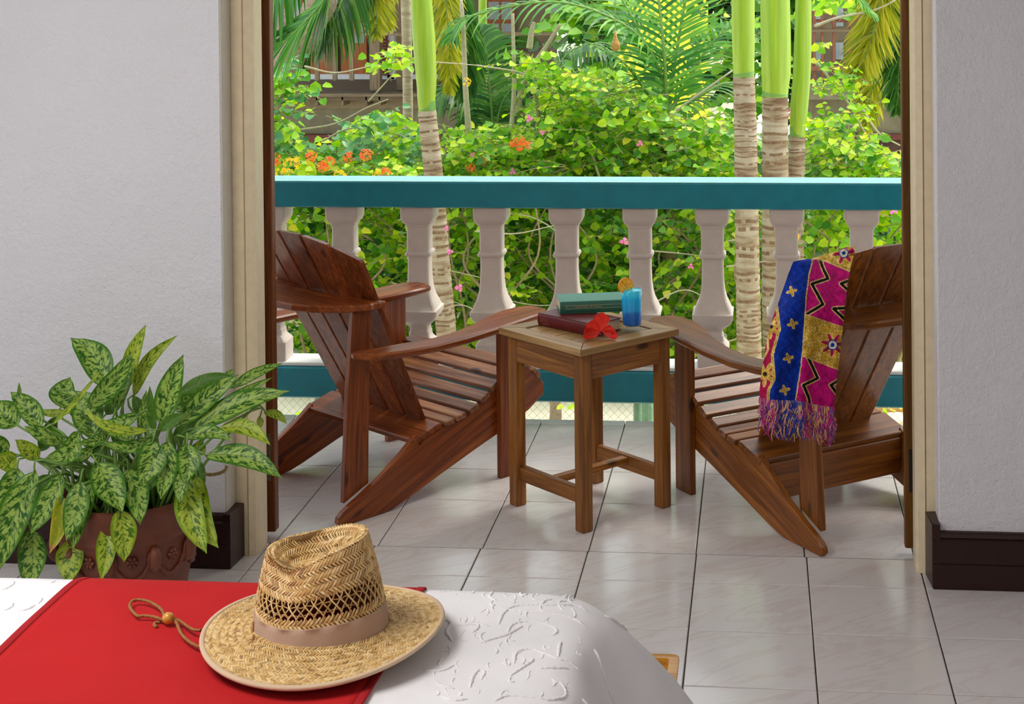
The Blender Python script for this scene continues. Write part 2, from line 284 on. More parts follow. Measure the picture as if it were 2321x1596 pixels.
# ------------------------------------------------------------------ mesh building
class MB:
    def __init__(s): s.v = []; s.f = []; s.g = []; s.mi = []; s.col = None
    def add(s, verts, faces, grain=None, mi=0):
        o = len(s.v); s.v += [tuple(p) for p in verts]; s.f += [tuple(i+o for i in f) for f in faces]
        s.g += [tuple(x) for x in (grain if grain is not None else verts)]; s.mi += [mi]*len(faces); return s
    def board(s, a, b, wid, thk, up=(0, 0, 1), bev=.0025, mi=0, taper=None):
        """bevelled board from a to b (Vectors); wid along 'side', thk along 'up'"""
        a = Vector(a); b = Vector(b); d = (b-a); Ln = d.length; d.normalize(); up = Vector(up); side = up.cross(d).normalized(); up = d.cross(side).normalized()
        w2, t2 = wid/2, thk/2; be = min(bev, w2*.4, t2*.4); off = random.uniform(0, 9)
        wb = w2*(taper if taper else 1)
        vs = []; gs = []
        for k, (t, inset) in enumerate(((0, be), (be, 0), (Ln-be, 0), (Ln, be))):
            ww = w2 + (wb-w2)*t/Ln - inset; tt = t2 - inset
            for (x, y) in ((-ww, -tt+be), (-ww+be, -tt), (ww-be, -tt), (ww, -tt+be), (ww, tt-be), (ww-be, tt), (-ww+be, tt), (-ww, tt-be)):
                vs.append(a + d*t + side*x + up*y); gs.append((t+off, x+off, y))
        fs = [tuple(range(7, -1, -1)), tuple(range(24, 32))]
        for r_ in range(3):
            for k in range(8): fs.append((r_*8+k, r_*8+(k+1) % 8, r_*8+8+(k+1) % 8, r_*8+8+k))
        return s.add(vs, fs, gs, mi)
    def box(s, lo, hi, bev=.002, mi=0):
        lo = Vector(lo); hi = Vector(hi); sz = hi-lo; ax = max(range(3), key=lambda i: sz[i]); c = (lo+hi)/2
        a = c.copy(); b = c.copy(); a[ax] = lo[ax]; b[ax] = hi[ax]
        if ax == 2: return s.board(a, b, sz[1], sz[0], (1, 0, 0), bev, mi)
        if ax == 0: return s.board(a, b, sz[1], sz[2], (0, 0, 1), bev, mi)
        return s.board(a, b, sz[0], sz[2], (0, 0, 1), bev, mi)
    def prism(s, poly, axis, t, bev=.003, mi=0, grain_dir=None):
        """poly: list of (p,q) in plane, extruded t (t0,t1) along axis; axis 'y': (x,z); 'z': (x,y). bevelled rims"""
        n = len(poly); P = [Vector((p[0], p[1])) for p in poly]
        A = sum(P[i].x*P[(i+1) % n].y - P[(i+1) % n].x*P[i].y for i in range(n))
        if A < 0: P.reverse()
        ins = []
        for i in range(n):
            e1 = (P[i]-P[i-1]).normalized(); e2 = (P[(i+1) % n]-P[i]).normalized(); nn = Vector((-(e1.y+e2.y), e1.x+e2.x))
            if nn.length < 1e-6: nn = Vector((-e1.y, e1.x))
            nn.normalize(); ins.append(P[i]+nn*bev)
        t0, t1 = t; rings = [(ins, t0), (P, t0+bev), (P, t1-bev), (ins, t1)]; vs = []; gs = []; off = random.uniform(0, 9)
        gd = Vector(grain_dir).normalized() if grain_dir else Vector((1, 0)); gp = Vector((-gd.y, gd.x))
        for R, tt in rings:
            for q in R:
                vs.append((q.x, tt, q.y) if axis == 'y' else ((q.x, q.y, tt) if axis == 'z' else (tt, q.x, q.y)))
                gs.append((q.dot(gd)+off, q.dot(gp)+off, tt))
        fs = []
        flip = axis == 'y'
        for r_ in range(3):
            for k in range(n):
                q = (r_*n+k, r_*n+(k+1) % n, r_*n+n+(k+1) % n, r_*n+n+k); fs.append(q[::-1] if flip else q)
        c0 = tuple(range(n-1, -1, -1)); c1 = tuple(range(3*n, 4*n)); fs += [c0[::-1] if flip else c0, c1[::-1] if flip else c1]
        return s.add(vs, fs, gs, mi)
    def tube(s, pts, r, seg=8, mi=0, cap=True):
        pts = [Vector(p) for p in pts]; n = len(pts); rs = r if hasattr(r, '__len__') else [r]*n
        vs = []; fs = []; gs = []; prev = None; dist = 0; off = random.uniform(0, 9)
        for i, p in enumerate(pts):
            d = (pts[min(i+1, n-1)]-pts[max(i-1, 0)]).normalized()
            if prev is None: s1 = d.orthogonal().normalized()
            else: s1 = (prev - d*prev.dot(d)).normalized()
            prev = s1; s2 = d.cross(s1)
            if i: dist += (p-pts[i-1]).length
            for k in range(seg):
                a = 2*pi*k/seg; vs.append(p + (s1*math.cos(a)+s2*math.sin(a))*rs[i]); gs.append((dist+off, math.cos(a)*rs[i], math.sin(a)*rs[i]))
        for i in range(n-1):
            for k in range(seg): fs.append((i*seg+k, i*seg+(k+1) % seg, (i+1)*seg+(k+1) % seg, (i+1)*seg+k))
        if cap: fs += [tuple(range(seg-1, -1, -1)), tuple(range((n-1)*seg, n*seg))]
        return s.add(vs, fs, gs, mi)
    def lathe(s, prof, seg=40, center=(0, 0, 0), mi=0, sx=1, sy=1, cap=True):
        vs = []; fs = []; c = Vector(center)
        for r_, z in prof:
            for k in range(seg): a = 2*pi*k/seg; vs.append(c+Vector((r_*math.cos(a)*sx, r_*math.sin(a)*sy, z)))
        for i in range(len(prof)-1):
            for k in range(seg): fs.append((i*seg+k, i*seg+(k+1) % seg, (i+1)*seg+(k+1) % seg, (i+1)*seg+k))
        if cap: fs += [tuple(range(seg-1, -1, -1)), tuple(range((len(prof)-1)*seg, len(prof)*seg))]
        return s.add(vs, fs, None, mi)
    def grid(s, rows, mi=0, closed=False):
        nr = len(rows); nc = len(rows[0]); vs = [p for r_ in rows for p in r_]; fs = []
        for i in range(nr-1):
            for j in range(nc if closed else nc-1): fs.append((i*nc+j, i*nc+(j+1) % nc, (i+1)*nc+(j+1) % nc, (i+1)*nc+j))
        return s.add(vs, fs, None, mi)
    def build(s, name, mats, parent=None, smooth=False, **props):
        me = bpy.data.meshes.new(name); me.from_pydata(s.v, [], s.f)
        if isinstance(mats, str): mats = [mats]
        for q in mats: me.materials.append(MATS[q])
        if len(mats) > 1: me.polygons.foreach_set('material_index', s.mi)
        at = me.attributes.new('grain', 'FLOAT_VECTOR', 'POINT'); at.data.foreach_set('vector', np.array(s.g, dtype=np.float32).ravel())
        if smooth:
            me.polygons.foreach_set('use_smooth', [True]*len(me.polygons))
            if smooth != True: me.set_sharp_from_angle(angle=math.radians(smooth))
        me.update(); o = bpy.data.objects.new(name, me); COL.objects.link(o)
        if parent: o.parent = parent
        for k, v in props.items(): o[k] = v
        return o
def mesh_np(name, V, F, mats, parent=None, smooth=False, attr=None, **props):
    """big meshes from numpy: V (n,3), F (m,4) or (m,3)"""
    me = bpy.data.meshes.new(name); k = F.shape[1]
    me.vertices.add(len(V)); me.vertices.foreach_set('co', V.astype(np.float32).ravel())
    me.loops.add(F.size); me.loops.foreach_set('vertex_index', F.astype(np.int32).ravel())
    me.polygons.add(len(F)); me.polygons.foreach_set('loop_start', np.arange(0, F.size, k, dtype=np.int32)); me.polygons.foreach_set('loop_total', np.full(len(F), k, dtype=np.int32))
    if smooth: me.polygons.foreach_set('use_smooth', np.ones(len(F), dtype=bool))
    for q in ([mats] if isinstance(mats, str) else mats): me.materials.append(MATS[q])
    if attr:
        for nm, typ, arr in attr:
            a = me.attributes.new(nm, typ, 'POINT'); a.data.foreach_set('color' if 'COLOR' in typ else 'vector', arr.astype(np.float32).ravel())
    me.update(calc_edges=True); me.validate(); o = bpy.data.objects.new(name, me); COL.objects.link(o)
    if parent: o.parent = parent
    for q, v in props.items(): o[q] = v
    return o
def thing(name, label, cat, loc=(0, 0, 0), rz=0, group=None):
    o = bpy.data.objects.new(name, None); COL.objects.link(o); o.location = loc; o.rotation_euler = (0, 0, rz); o.empty_display_size = .05
    o['label'] = label; o['category'] = cat
    if group: o['group'] = group
    return o
def tag(o, label, cat, group=None):
    o['label'] = label; o['category'] = cat
    if group: o['group'] = group
    return o
def struct(o): o['kind'] = 'structure'; return o
def interp(t, pts):
    for i in range(len(pts)-1):
        if t <= pts[i+1][0] or i == len(pts)-2:
            a, b = pts[i], pts[i+1]; k = (t-a[0])/(b[0]-a[0]) if b[0] != a[0] else 0; return a[1]+(b[1]-a[1])*k
def spline(P, n):
    P = [Vector(p) for p in P]; out = []; Q = [P[0]*2-P[1]]+P+[P[-1]*2-P[-2]]
    m_ = len(P)-1
    for i in range(n+1):
        t = i/n*m_; k = min(int(t), m_-1); u = t-k; a, b, c, d = Q[k:k+4]
        out.append(.5*((2*b)+(c-a)*u+(2*a-5*b+4*c-d)*u*u+(3*b-a-3*c+d)*u**3))
    return out
# ================================================================== SETTING
BZ = -.02                       # balcony floor level
S = .33
# room floor + balcony floor
fl = struct(MB().box((-2.55, -6.2, -.14), (3.45, .17, -.006), .001).build('floor', 'grout'))
bf = struct(MB().box((-2.55, .17, -.16), (3.9, 1.60, BZ-.006), .001).build('floor', 'grout'))
struct(MB().prism([(.168, -.16), (.168, BZ-.006), (.168, -.001), (.171, -.001), (.171, -.16)], 'x', (-.05, 2.01), .0005).build('trim_9', 'grout'))
def tile_mesh(name, sx_, sy_):
    mb = MB(); e = .0022; z0, z1 = -.006, 0; a, c = sx_/2-.0019, sy_/2-.0019
    vs = [(-a, -c, z0), (a, -c, z0), (a, c, z0), (-a, c, z0), (-a, -c, z1-.0012), (a, -c, z1-.0012), (a, c, z1-.0012), (-a, c, z1-.0012),
          (-a+e, -c+e, z1), (a-e, -c+e, z1), (a-e, c-e, z1), (-a+e, c-e, z1)]
    fs = [(8, 9, 10, 11)] + [(i, (i+1) % 4, 4+(i+1) % 4, 4+i) for i in range(4)] + [(4+i, 4+(i+1) % 4, 8+(i+1) % 4, 8+i) for i in range(4)]
    mb.add(vs, fs); me = mb.build(name, 'floor_tile'); m_ = me.data; bpy.data.objects.remove(me); return m_
TM = {}
def tile(x0, x1, y0, y1, z, parent):
    k = (round(x1-x0, 3), round(y1-y0, 3))
    if k not in TM: TM[k] = tile_mesh('tile', *k)
    o = bpy.data.objects.new('tile', TM[k]); COL.objects.link(o); o.location = ((x0+x1)/2, (y0+y1)/2, z); o.parent = parent
    o.rotation_euler = (random.uniform(-.0012, .0012), random.uniform(-.0012, .0012), 0)
for i in range(-3, 8):
    x0 = i*S+.004; x1 = x0+S
    for j in range(-6, 1):
        y0 = j*S-.052; y1 = min(y0+S, .17); tile(x0, x1, y0, y1, 0, fl)
for i in range(-4, 9):
    x0 = i*S; x1 = x0+S
    for j in range(0, 5):
        y0 = max(j*S, .17); y1 = min(y0+S, 1.598)
        tile(x0, x1, y0, y1, BZ, bf)
rest = MB()
for i in range(-8, 11):
    for j in range(-19, 1):
        if -3 <= i < 8 and -6 <= j: continue
        x0 = i*S+.004; y0 = j*S-.052; X0, X1, Y0, Y1 = max(x0, -2.55)+.002, min(x0+S, 3.45)-.002, y0+.002, min(y0+S, .17)-.002
        if X1 > X0: rest.add([(X0, Y0, 0), (X1, Y0, 0), (X1, Y1, 0), (X0, Y1, 0)], [(0, 1, 2, 3)])
rest.build('tile', 'floor_tile', fl, kind='stuff')
# rounded glazed lip at the balcony edge, in tile-wide pieces
for i in range(-4, 9):
    mb = MB(); x0, x1 = i*S+.002, (i+1)*S-.002; prof = [(1.555, BZ+.0005), (1.575, BZ+.006), (1.592, BZ+.008), (1.606, BZ+.002), (1.612, BZ-.012), (1.612, BZ-.07), (1.555, BZ-.07)]
    mb.prism([(p[0], p[1]) for p in prof], 'x', (x0, x1), .001); mb.build('edge_tile', 'white_paint', bf, smooth=50)

def wall(name, lo, hi, mat='wall_paint'):
    return struct(MB().box(lo, hi, .004).build(name, mat))
wall('wall_left', (-2.55, -.03, -.1), (-.069, .20, 2.75)); wall('wall_right', (2.024, -.03, -.1), (3.45, .20, 2.75))
wall('wall_front', (-.069, -.03, 2.32), (2.024, .20, 2.75))
wall('wall_west', (-2.70, -6.35, -.1), (-2.55, .20, 2.75)); wall('wall_east', (3.45, -6.35, -.1), (3.60, .20, 2.75)); wall('wall_back', (-2.70, -6.35, -.1), (3.60, -6.2, 2.75))
wall('ceiling', (-2.70, -6.35, 2.70), (3.60, .20, 2.85), 'ceiling_paint')
struct(MB().box((-2.7, .20, 2.62), (4.2, 2.0, 2.80), .004).build('ceiling', 'ceiling_paint'))       # balcony roof
# baseboards: body, cap moulding, groove
def skirting(name, x0, x1):
    mb = MB()
    mb.prism([(-.052, 0), (-.052, .068), (-.049, .071), (-.052, .074), (-.052, .135), (-.046, .141), (-.050, .147), (-.047, .156), (-.040, .160), (-.028, .161), (-.028, 0)], 'x', (x0, x1), .002)
    return struct(mb.build(name, 'skirting_paint'))
bl = skirting('baseboard_left', -2.55, -.052); br = skirting('baseboard_right', 2.004, 3.45)
struct(MB().prism([(-.072, -.050), (-.048, -.052), (-.040, .054), (-.070, .056)], 'z', (0, .163), .003).build('baseboard_left_return', 'skirting_paint'))
struct(MB().prism([(2.026, -.052), (2.003, -.048), (1.994, .055), (2.028, .060)], 'z', (0, .185), .003).build('baseboard_right_return', 'skirting_paint'))
# cream door frame (stepped, with a bead) each side
def jamb(name, xs, sgn):
    # xs = outer x; steps toward the opening
    P = [(0, .058), (.034, .058), (.0365, .065), (.039, .058), (.058, .066), (.066, .077), (.066, .150), (.050, .150), (.050, .205), (0, .205)]
    mb = MB(); mb.prism([(xs+sgn*a, b) for a, b in P], 'z', (0, 2.32), .0015); return struct(mb.build(name, 'cream_paint'))
jamb('trim_1', -.066, 1); jamb('trim_2', 2.034, -1)
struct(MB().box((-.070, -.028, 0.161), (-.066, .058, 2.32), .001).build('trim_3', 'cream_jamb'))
struct(MB().box((-.068, .058, 2.28), (2.024, .205, 2.34), .003).build('trim_4', 'cream_paint'))
# wooden doors slid open behind the wall, only their meeting edges show
def door(name, x0, x1, mat, edge):
    r = bpy.data.objects.new(name, None); COL.objects.link(r); r.location = ((x0+x1)/2, .27, 0); r['kind'] = 'structure'
    c = (x0+x1)/2
    def bx(nm, lo, hi, m_=mat, b=.003):
        lo = Vector(lo)-r.location; hi = Vector(hi)-r.location; return MB().box(lo, hi, b).build(nm, m_, r)
    s0, s1 = (x1-.11, x1) if edge > 0 else (x0, x0+.11)
    o0, o1 = (x0, x0+.11) if edge > 0 else (x1-.11, x1)
    bx('stile', (s0, .252, .003), (s1, .292, 2.27)); bx('stile', (o0, .252, .003), (o1, .292, 2.27))
    a, b_ = x0+.11, x1-.11
    for z0, z1 in ((.003, .22), (1.0, 1.12), (2.15, 2.27)): bx('rail', (a, .254, z0), (b_, .290, z1))
    bx('panel', (a, .264, .22), (b_, .280, 1.0)); bx('panel', (a, .264, 1.12), (b_, .280, 2.15))
    return r
d1 = door('door_1', -.86, -.005, 'door_wood', 1); d2 = door('door_2', 1.953, 2.81, 'door_wood_amber', -1)
def rel(d, p): return Vector(p)-d.location
p = MB().box(rel(d1, (-.046, .2495, .165)), rel(d1, (-.018, .2525, .315)), .0008).build('lock_plate', 'plate_metal', d1)
hb = MB()
for z in (.19, .24, .29): hb.lathe([(.0005, 0), (.0042, 0), (.0042, .0012), (.0005, .0012)], 12)
hb = MB()
for z in (.19, .24, .29):
    c = rel(d1, (-.032, .2490, z)); vs = [c+Vector((.0045*math.cos(2*pi*k/12), -.0006, .0045*math.sin(2*pi*k/12))) for k in range(12)]; hb.add([tuple(v) for v in vs], [tuple(range(12))])
hb.build('screw', 'iron_dark', p)
MB().box(rel(d2, (1.966, .2495, .175)), rel(d2, (1.985, .2525, .305)), .0008).build('hinge_recess', 'iron_dark', d2, label='dark hinge recess cut in the amber stile')

# ================================================================== BALUSTRADE
RY0, RY1 = 1.62, 1.785
rail = thing('handrail', 'broad teal concrete rail capping the balcony balusters', 'railing', (.95, 1.70, .815)); 
mb = MB(); mb.box((-2.9, RY0-1.70, .001), (3.2, RY1-1.70, .1032), .004); mb.build('beam', 'teal_paint', rail)
MB().box((-2.9, RY0-1.70+.003, .1032), (3.2, RY1-1.70-.003, .1062), .001).build('cap', 'teal_paint_skylit', rail, label='pale top face with sky reflection painted in')  # paler teal strip paints the sky's reflection onto the rail top
kerb = thing('balustrade_kerb', 'low teal concrete beam with a white ledge under the balusters', 'kerb', (.95, 1.70, .048))
mb = MB(); mb.box((-2.9, -.08, 0), (3.2, .085, .124), .006); mb.build('beam', 'teal_paint', kerb)
mb = MB(); mb.box((-2.9, -.066, .1245), (3.2, .083, .140), .004); mb.build('ledge', 'white_paint', kerb, label='white painted ledge')
for i in range(12):
    x = -1.9-.95+i*.5
    o = MB().box((x, -.055, -.066), (x+.05, .055, .0005), .003).build('foot_block', 'concrete', kerb) if i in (0, 11) else None
# baluster profile: (z, half width, half depth), z measured on top of ledge
BP = [(0, .062, .060), (.075, .062, .060), (.082, .058, .056), (.092, .050, .047), (.100, .043, .041), (.112, .040, .040), (.120, .040, .041), (.126, .036, .038), (.140, .036, .038),
      (.152, .045, .050), (.165, .060, .066), (.180, .072, .080), (.195, .079, .086), (.205, .080, .088), (.212, .080, .088), (.218, .072, .080), (.235, .066, .071), (.26, .055, .058), (.29, .0475, .050), (.33, .0435, .045), (.38, .042, .043), (.424, .042, .043),
      (.428, .050, .050), (.436, .053, .053), (.444, .050, .050), (.448, .0445, .044), (.50, .0445, .044), (.542, .0445, .044), (.548, .049, .048), (.556, .050, .049), (.562, .058, .056), (.576, .064, .062), (.584, .066, .064), (.6265, .066, .064)]
def baluster_mesh():
    mb = MB(); rows = []
    for z, a, d in BP:
        c = min(.006, a*.14); rows.append([(-a+c, -d, z), (a-c, -d, z), (a, -d+c, z), (a, d-c, z), (a-c, d, z), (-a+c, d, z), (-a, d-c, z), (-a, -d+c, z)])
    mb.grid(rows, closed=True); mb.f += [tuple(range(7, -1, -1)), tuple(range(len(mb.v)-8, len(mb.v)))]; mb.mi += [0, 0]
    return mb
bxs = [-1.04, -.745, -.45, -.151, .156, .451, .754, 1.048, 1.335, 1.626, 1.919, 2.215, 2.51]
bl_labels = ['second white baluster left of the doorway, hidden behind the wall', 'white baluster just left of the doorway, hidden behind the wall', 'leftmost white baluster, half hidden behind the left door edge',
  'pale baluster directly behind the left chair back', 'pale baluster behind the far armrest of the left chair', 'pale baluster right of the left palm trunk', 'pale baluster behind the stacked books',
  'pale baluster directly behind the blue drink', 'pale baluster between the drink and the two palm trunks', 'pale baluster between the palm trunks and the printed cloth', 'pale baluster above the top of the printed cloth, rightmost in view',
  'white baluster just right of the doorway', 'second white baluster right of the doorway']
B0 = None
for x, lb in zip(bxs, bl_labels):
    if B0 is None: B0 = baluster_mesh().build('baluster', 'baluster_paint', smooth=28); o = B0
    else: o = bpy.data.objects.new('baluster', B0.data); COL.objects.link(o)
    o.location = (x, 1.70, .1885); tag(o, lb, 'baluster', 'balusters under the teal rail')

# ================================================================== ADIRONDACK CHAIRS
CW = .61
def seat_z(x): return interp(x, [(.28, .205), (.30, .215), (.42, .247), (.477, .253), (.527, .262), (.58, .282), (.633, .313), (.685, .343), (.74, .372), (.79, .388), (.83, .383), (.87, .350), (.90, .305)])
def make_chair(label, o, ang, mat, smat, apron, seed):
    random.seed(seed)
    c = thing('adirondack_chair', label, 'chair', o, math.radians(ang), 'adirondack chairs on the balcony')
    top = [(.30+i*.04, seat_z(.30+i*.04)-.020) for i in range(1, 15)]
    prof = [(0, 0), (.17, 0), (.215, .006), (.265, .020), (.42, .072), (.60, .128), (.72, .163), (.83, .205), (.905, .248), (.905, .285), (.885, .315), (.862, .335)] + top[::-1] + [(.325, .192), (.312, .226), (.24, .172), (.16, .122), (.078, .078), (.030, .056), (.004, .042), (-.010, .030), (-.014, .012)]
    gd = (.9, .35)
    for y in (0, CW-.024): MB().prism(prof, 'y', (y, y+.024), .003, grain_dir=gd).build('side_rail', mat, c)
    # seat slats
    n = 9
    for i in range(n):
        x = .455+i*.0525; s0 = seat_z(x-.02); s1 = seat_z(x+.02); z = (s0+s1)/2; th = math.atan2(s1-s0, .04)
        up = Vector((-math.sin(th), 0, math.cos(th))); P = Vector((x, 0, z))-up*.010; j = random.uniform(-.004, .004)
        MB().board(P+Vector((0, -.006+j, 0)), P+Vector((0, CW+.006+j, 0)), .0445, .019, up, .003).build('seat_slat', smat, c)
    # wide board where back meets seat
    MB().board((.360, -.004, .222), (.360, CW+.004, .222), .125, .020, (-.28, 0, .96), .003).build('rear_board', mat, c)
    if apron: MB().board((.312, .026, .135), (.312, CW-.026, .135), .125, .022, (1, 0, .1), .003).build('apron', mat, c, label='deep knotty apron board below the seat')
    # front legs
    for y0, y1 in ((-.024, 0), (CW, CW+.024)):
        MB().prism([(.672, 0), (.764, 0), (.764, .537), (.600 if y0 > 0 and not apron else .672, .537), (.600 if y0 > 0 and not apron else .672, .345), (.672, .30)], 'y', (y0, y1), .003, grain_dir=(0, 1)).build('front_leg', mat, c)
    # rear posts
    for y in (.026, CW-.050):
        MB().prism([(.030, .062), (.052, .43), (.074, .675), (.150, .675), (.137, .43), (.130, .105)], 'y', (y, y+.024), .003, grain_dir=(.06, 1)).build('rear_post', mat, c)
    # arms
    A = [(.030, -.030), (.050, -.058), (.10, -.088), (.18, -.108), (.30, -.118), (.45, -.116), (.60, -.108), (.75, -.100), (.83, -.088), (.868, -.055), (.872, -.005), (.858, .035), (.82, .052), (.74, .050), (.66, .035), (.56, .002), (.45, -.022), (.32, -.030), (.20, -.018), (.12, -.005), (.06, -.002), (.035, -.012)]
    for side in (0, 1):
        P = [(x, y if not side else CW-y) for x, y in A]; mb = MB().prism(P, 'z', (.538, .562), .006, grain_dir=(1, 0))
        mb.v = [(x, y, z + .010*max(0, (x-.3))/.57 - .012*math.sin(pi*min(1, max(0, x/.75)))) for x, y, z in mb.v]
        mb.build('armrest', mat, c, smooth=40)
    # curved back rail resting on the rear posts
    zt, zb = .701, .677
    R = [(-.004, .135), (-.012, .118), (.0, .095), (.03, .052), (.07, .008), (.12, -.028), (.19, -.052), (.305, -.062)]
    outer = [(x, y) for y, x in R] + [(x, CW-y) for y, x in R[-2::-1]]
    inner = []
    for k in range(13):
        y = CW+.004-(CW+.008)*k/12; inner.append((.185-.05*(1-((y-.305)/.305)**2), y))
    inner = [(.165, CW+.006)]+inner+[(.165, -.006)]
    inner[0] = (.160, CW+.006); inner[-1] = (.160, -.006)
    MB().prism(outer+inner, 'z', (zb, zt), .005, grain_dir=(0, 1)).build('back_rail', mat, c)
    # five fanned back slats
    def bx_(y, z):    # surface x of the back at (rel. lateral -1..1, z)
        base = .400-.515*(z-.235); k = (z-.24)/.62; return base - .034*k*(1-y*y) + .004
    for i in range(5):
        y0, y1 = -1+.4*i, -1+.4*(i+1)
        def yy(y, z): k = (z-.235)/.62; return .305 + y*(.232+(.302-.232)*k)
        rows = []; g = .012
        a, b_ = y0+g*1.2, y1-g*1.2
        nz = 8; F_ = []; Bk = []
        def ztop(y): return .915-.072*abs(y)**1.9
        mb = MB(); vs = []; gs = []; off = random.uniform(0, 9)
        for k in range(nz+1):
            for (yr, e) in ((a, 1), (a+.015, 0), (b_-.015, 0), (b_, 1)):
                z1 = ztop(yr) - (.008 if e else 0); z = .228+(z1-.228)*k/nz
                x = bx_(yr, z); y = yy(yr, z)
                for s_, th in ((0, .0), (1, .019)):
                    ee = .0025 if e else 0
                    vs.append((x+(ee if s_ == 0 else th-ee), y, z)); gs.append((z+off, y, x+th))
        def id_(k, q, s_): return (k*4+q)*2+s_
        fs = []
        for k in range(nz):
            for q in range(3):
                fs.append((id_(k, q, 0), id_(k+1, q, 0), id_(k+1, q+1, 0), id_(k, q+1, 0))); fs.append((id_(k, q, 1), id_(k, q+1, 1), id_(k+1, q+1, 1), id_(k+1, q, 1)))
            fs.append((id_(k, 0, 0), id_(k, 0, 1), id_(k+1, 0, 1), id_(k+1, 0, 0))); fs.append((id_(k, 3, 0), id_(k+1, 3, 0), id_(k+1, 3, 1), id_(k, 3, 1)))
        for q in range(3):
            fs.append((id_(nz, q, 0), id_(nz, q, 1), id_(nz, q+1, 1), id_(nz, q+1, 0))); fs.append((id_(0, q, 0), id_(0, q+1, 0), id_(0, q+1, 1), id_(0, q, 1)))
        mb.add(vs, fs, gs); mb.build('back_slat', mat, c)
    return c
a1 = math.radians(51.5); O1 = Vector((.176, .376, BZ))
make_chair('dark red-brown wooden adirondack chair on the left of the table, its back to the door', O1, 51.5, 'red_wood', 'seat_wood', False, 3)
a2 = math.radians(126); f2 = Vector((math.cos(a2), math.sin(a2), 0)); l2 = Vector((-f2.y, f2.x, 0)); O2 = Vector((1.695, .228, BZ))-l2*CW
make_chair('brown wooden adirondack chair on the right, a printed cloth hanging over its back', O2, 126, 'brown_wood', 'seat_wood', True, 5)
random.seed(11)

# ================================================================== SIDE TABLE
TX, TY, TR = .952, .637, math.radians(46.5)
T = thing('side_table', 'small square wooden side table standing cornerwise between the two chairs', 'table', (TX, TY, BZ), TR)
H = .592; hs = .213
def brd(nm, a, b, wid, thk, up=(0, 0, 1), mat='table_wood', bev=.002): return MB().board(a, b, wid, thk, up, bev).build(nm, mat, T)
lg = .192; lw = .042
for sx_, sy_ in ((1, 1), (1, -1), (-1, 1), (-1, -1)):
    x, y = sx_*(lg-lw/2), sy_*(lg-lw/2); MB().box((x-lw/2, y-lw/2, 0), (x+lw/2, y+lw/2, H-.022), .003).build('leg', 'table_wood', T)
for s_ in (1, -1):
    brd('apron', (-lg+lw, s_*(lg-.014), H-.022-.043), (lg-lw, s_*(lg-.014), H-.022-.043), .022, .086)
    brd('apron', (s_*(lg-.014), -lg+lw, H-.022-.043), (s_*(lg-.014), lg-lw, H-.022-.043), .022, .086)
# mitred top frame
fw = .062
for k in range(4):
    q = Matrix.Rotation(k*pi/2, 2)
    P = [q @ Vector(p) for p in ((-hs+.0008, -hs), (hs-.0008, -hs), (hs-fw-.0008, -hs+fw), (-hs+fw+.0008, -hs+fw))]
    MB().prism([tuple(p) for p in P], 'z', (H-.022, H), .0022, grain_dir=tuple(q @ Vector((1, 0)))).build('frame_board', 'tabletop_wood', T)
inn = hs-fw-.006; n = 4; wv = 2*inn/n
for k in range(n):
    y = -inn+wv*(k+.5); MB().board((-inn, y, H-.012), (inn, y, H-.012), wv-.007, .020, (0, 0, 1), .0018).build('top_slat', 'tabletop_wood', T)
MB().box((-inn, -.02, H-.040), (inn, .02, H-.0225), .001).build('batten', 'table_wood', T)
for s_ in (1, -1): brd('stretcher', (s_*(lg-.024), -lg+lw, .110), (s_*(lg-.024), lg-lw, .110), .022, .050)
brd('stretcher', (-lg+.035, 0, .120), (lg-.035, 0, .120), .030, .022)
# ================================================================== ON THE TABLE
TT = BZ+H          # table top level
def on_table(x, y, z=0): return WZ(x, y, TT+z)
def book(label, a, b, depth, thick, cover, z0, top_cover=None):
    """a,b: ends of the spine's bottom edge on the side facing the camera"""
    a = Vector((a.x, a.y)); b = Vector((b.x, b.y)); d = (b-a); Lb = d.length; rz = math.atan2(d.y, d.x)
    t = thing('book', label, 'book', (a.x, a.y, z0), rz, 'books stacked on the side table')
    ct = .003
    # pages slightly inset, rounded spine
    MB().box((.004, .007, ct), (Lb-.004, depth-.004, thick-ct), .0008).build('pages', 'page_paper', t)
    MB().box((0, .004, 0), (Lb, depth, ct), .0008).build('cover_board', cover, t)
    MB().box((0, .004, thick-ct), (Lb, depth, thick), .0008).build('cover_board', top_cover or cover, t)
    pr = []; k = 9
    for i in range(k+1):
        a_ = -pi/2+pi*i/k; pr.append((.008-.011*math.cos(a_)*.75, thick/2+thick/2*math.sin(a_)))
    pr += [(.010, thick), (.010, 0)]
    mb = MB(); mb.prism(pr, 'x', (0, Lb), .0008); mb.build('spine', cover, t, smooth=40)
    return t, Lb
def text_part(s, size, name, mat, parent, mw, z=0):
    cu = bpy.data.curves.new('t', 'FONT'); cu.body = s; cu.size = size; cu.align_x = 'CENTER'; cu.align_y = 'CENTER'; cu.extrude = .0001
    o = bpy.data.objects.new('t', cu); COL.objects.link(o); dg = bpy.context.evaluated_depsgraph_get(); dg.update()
    me = bpy.data.meshes.new_from_object(o.evaluated_get(dg)); bpy.data.objects.remove(o)
    me.materials.clear(); me.materials.append(MATS[mat]); r = bpy.data.objects.new(name, me); COL.objects.link(r); r.parent = parent; r.matrix_parent_inverse = Matrix(); r.matrix_local = mw
    return r
RB0, RB1 = on_table(1218, 737), on_table(1345, 764)
red, Lr = book('dark red book with a framed panel on its spine, lowest of the two books', RB0, RB1, .135, .040, 'red_cover', TT+.0005)
zt = TT+.041
GB0, GB1 = WZ(1270, 712.5, zt), WZ(1424, 706.5, zt)
green, Lg = book('dark green book with a narrow gilt frame on its spine, topmost of the two books', GB0, GB1, .135, .040, 'green_cover', zt, 'green_cover_pale')
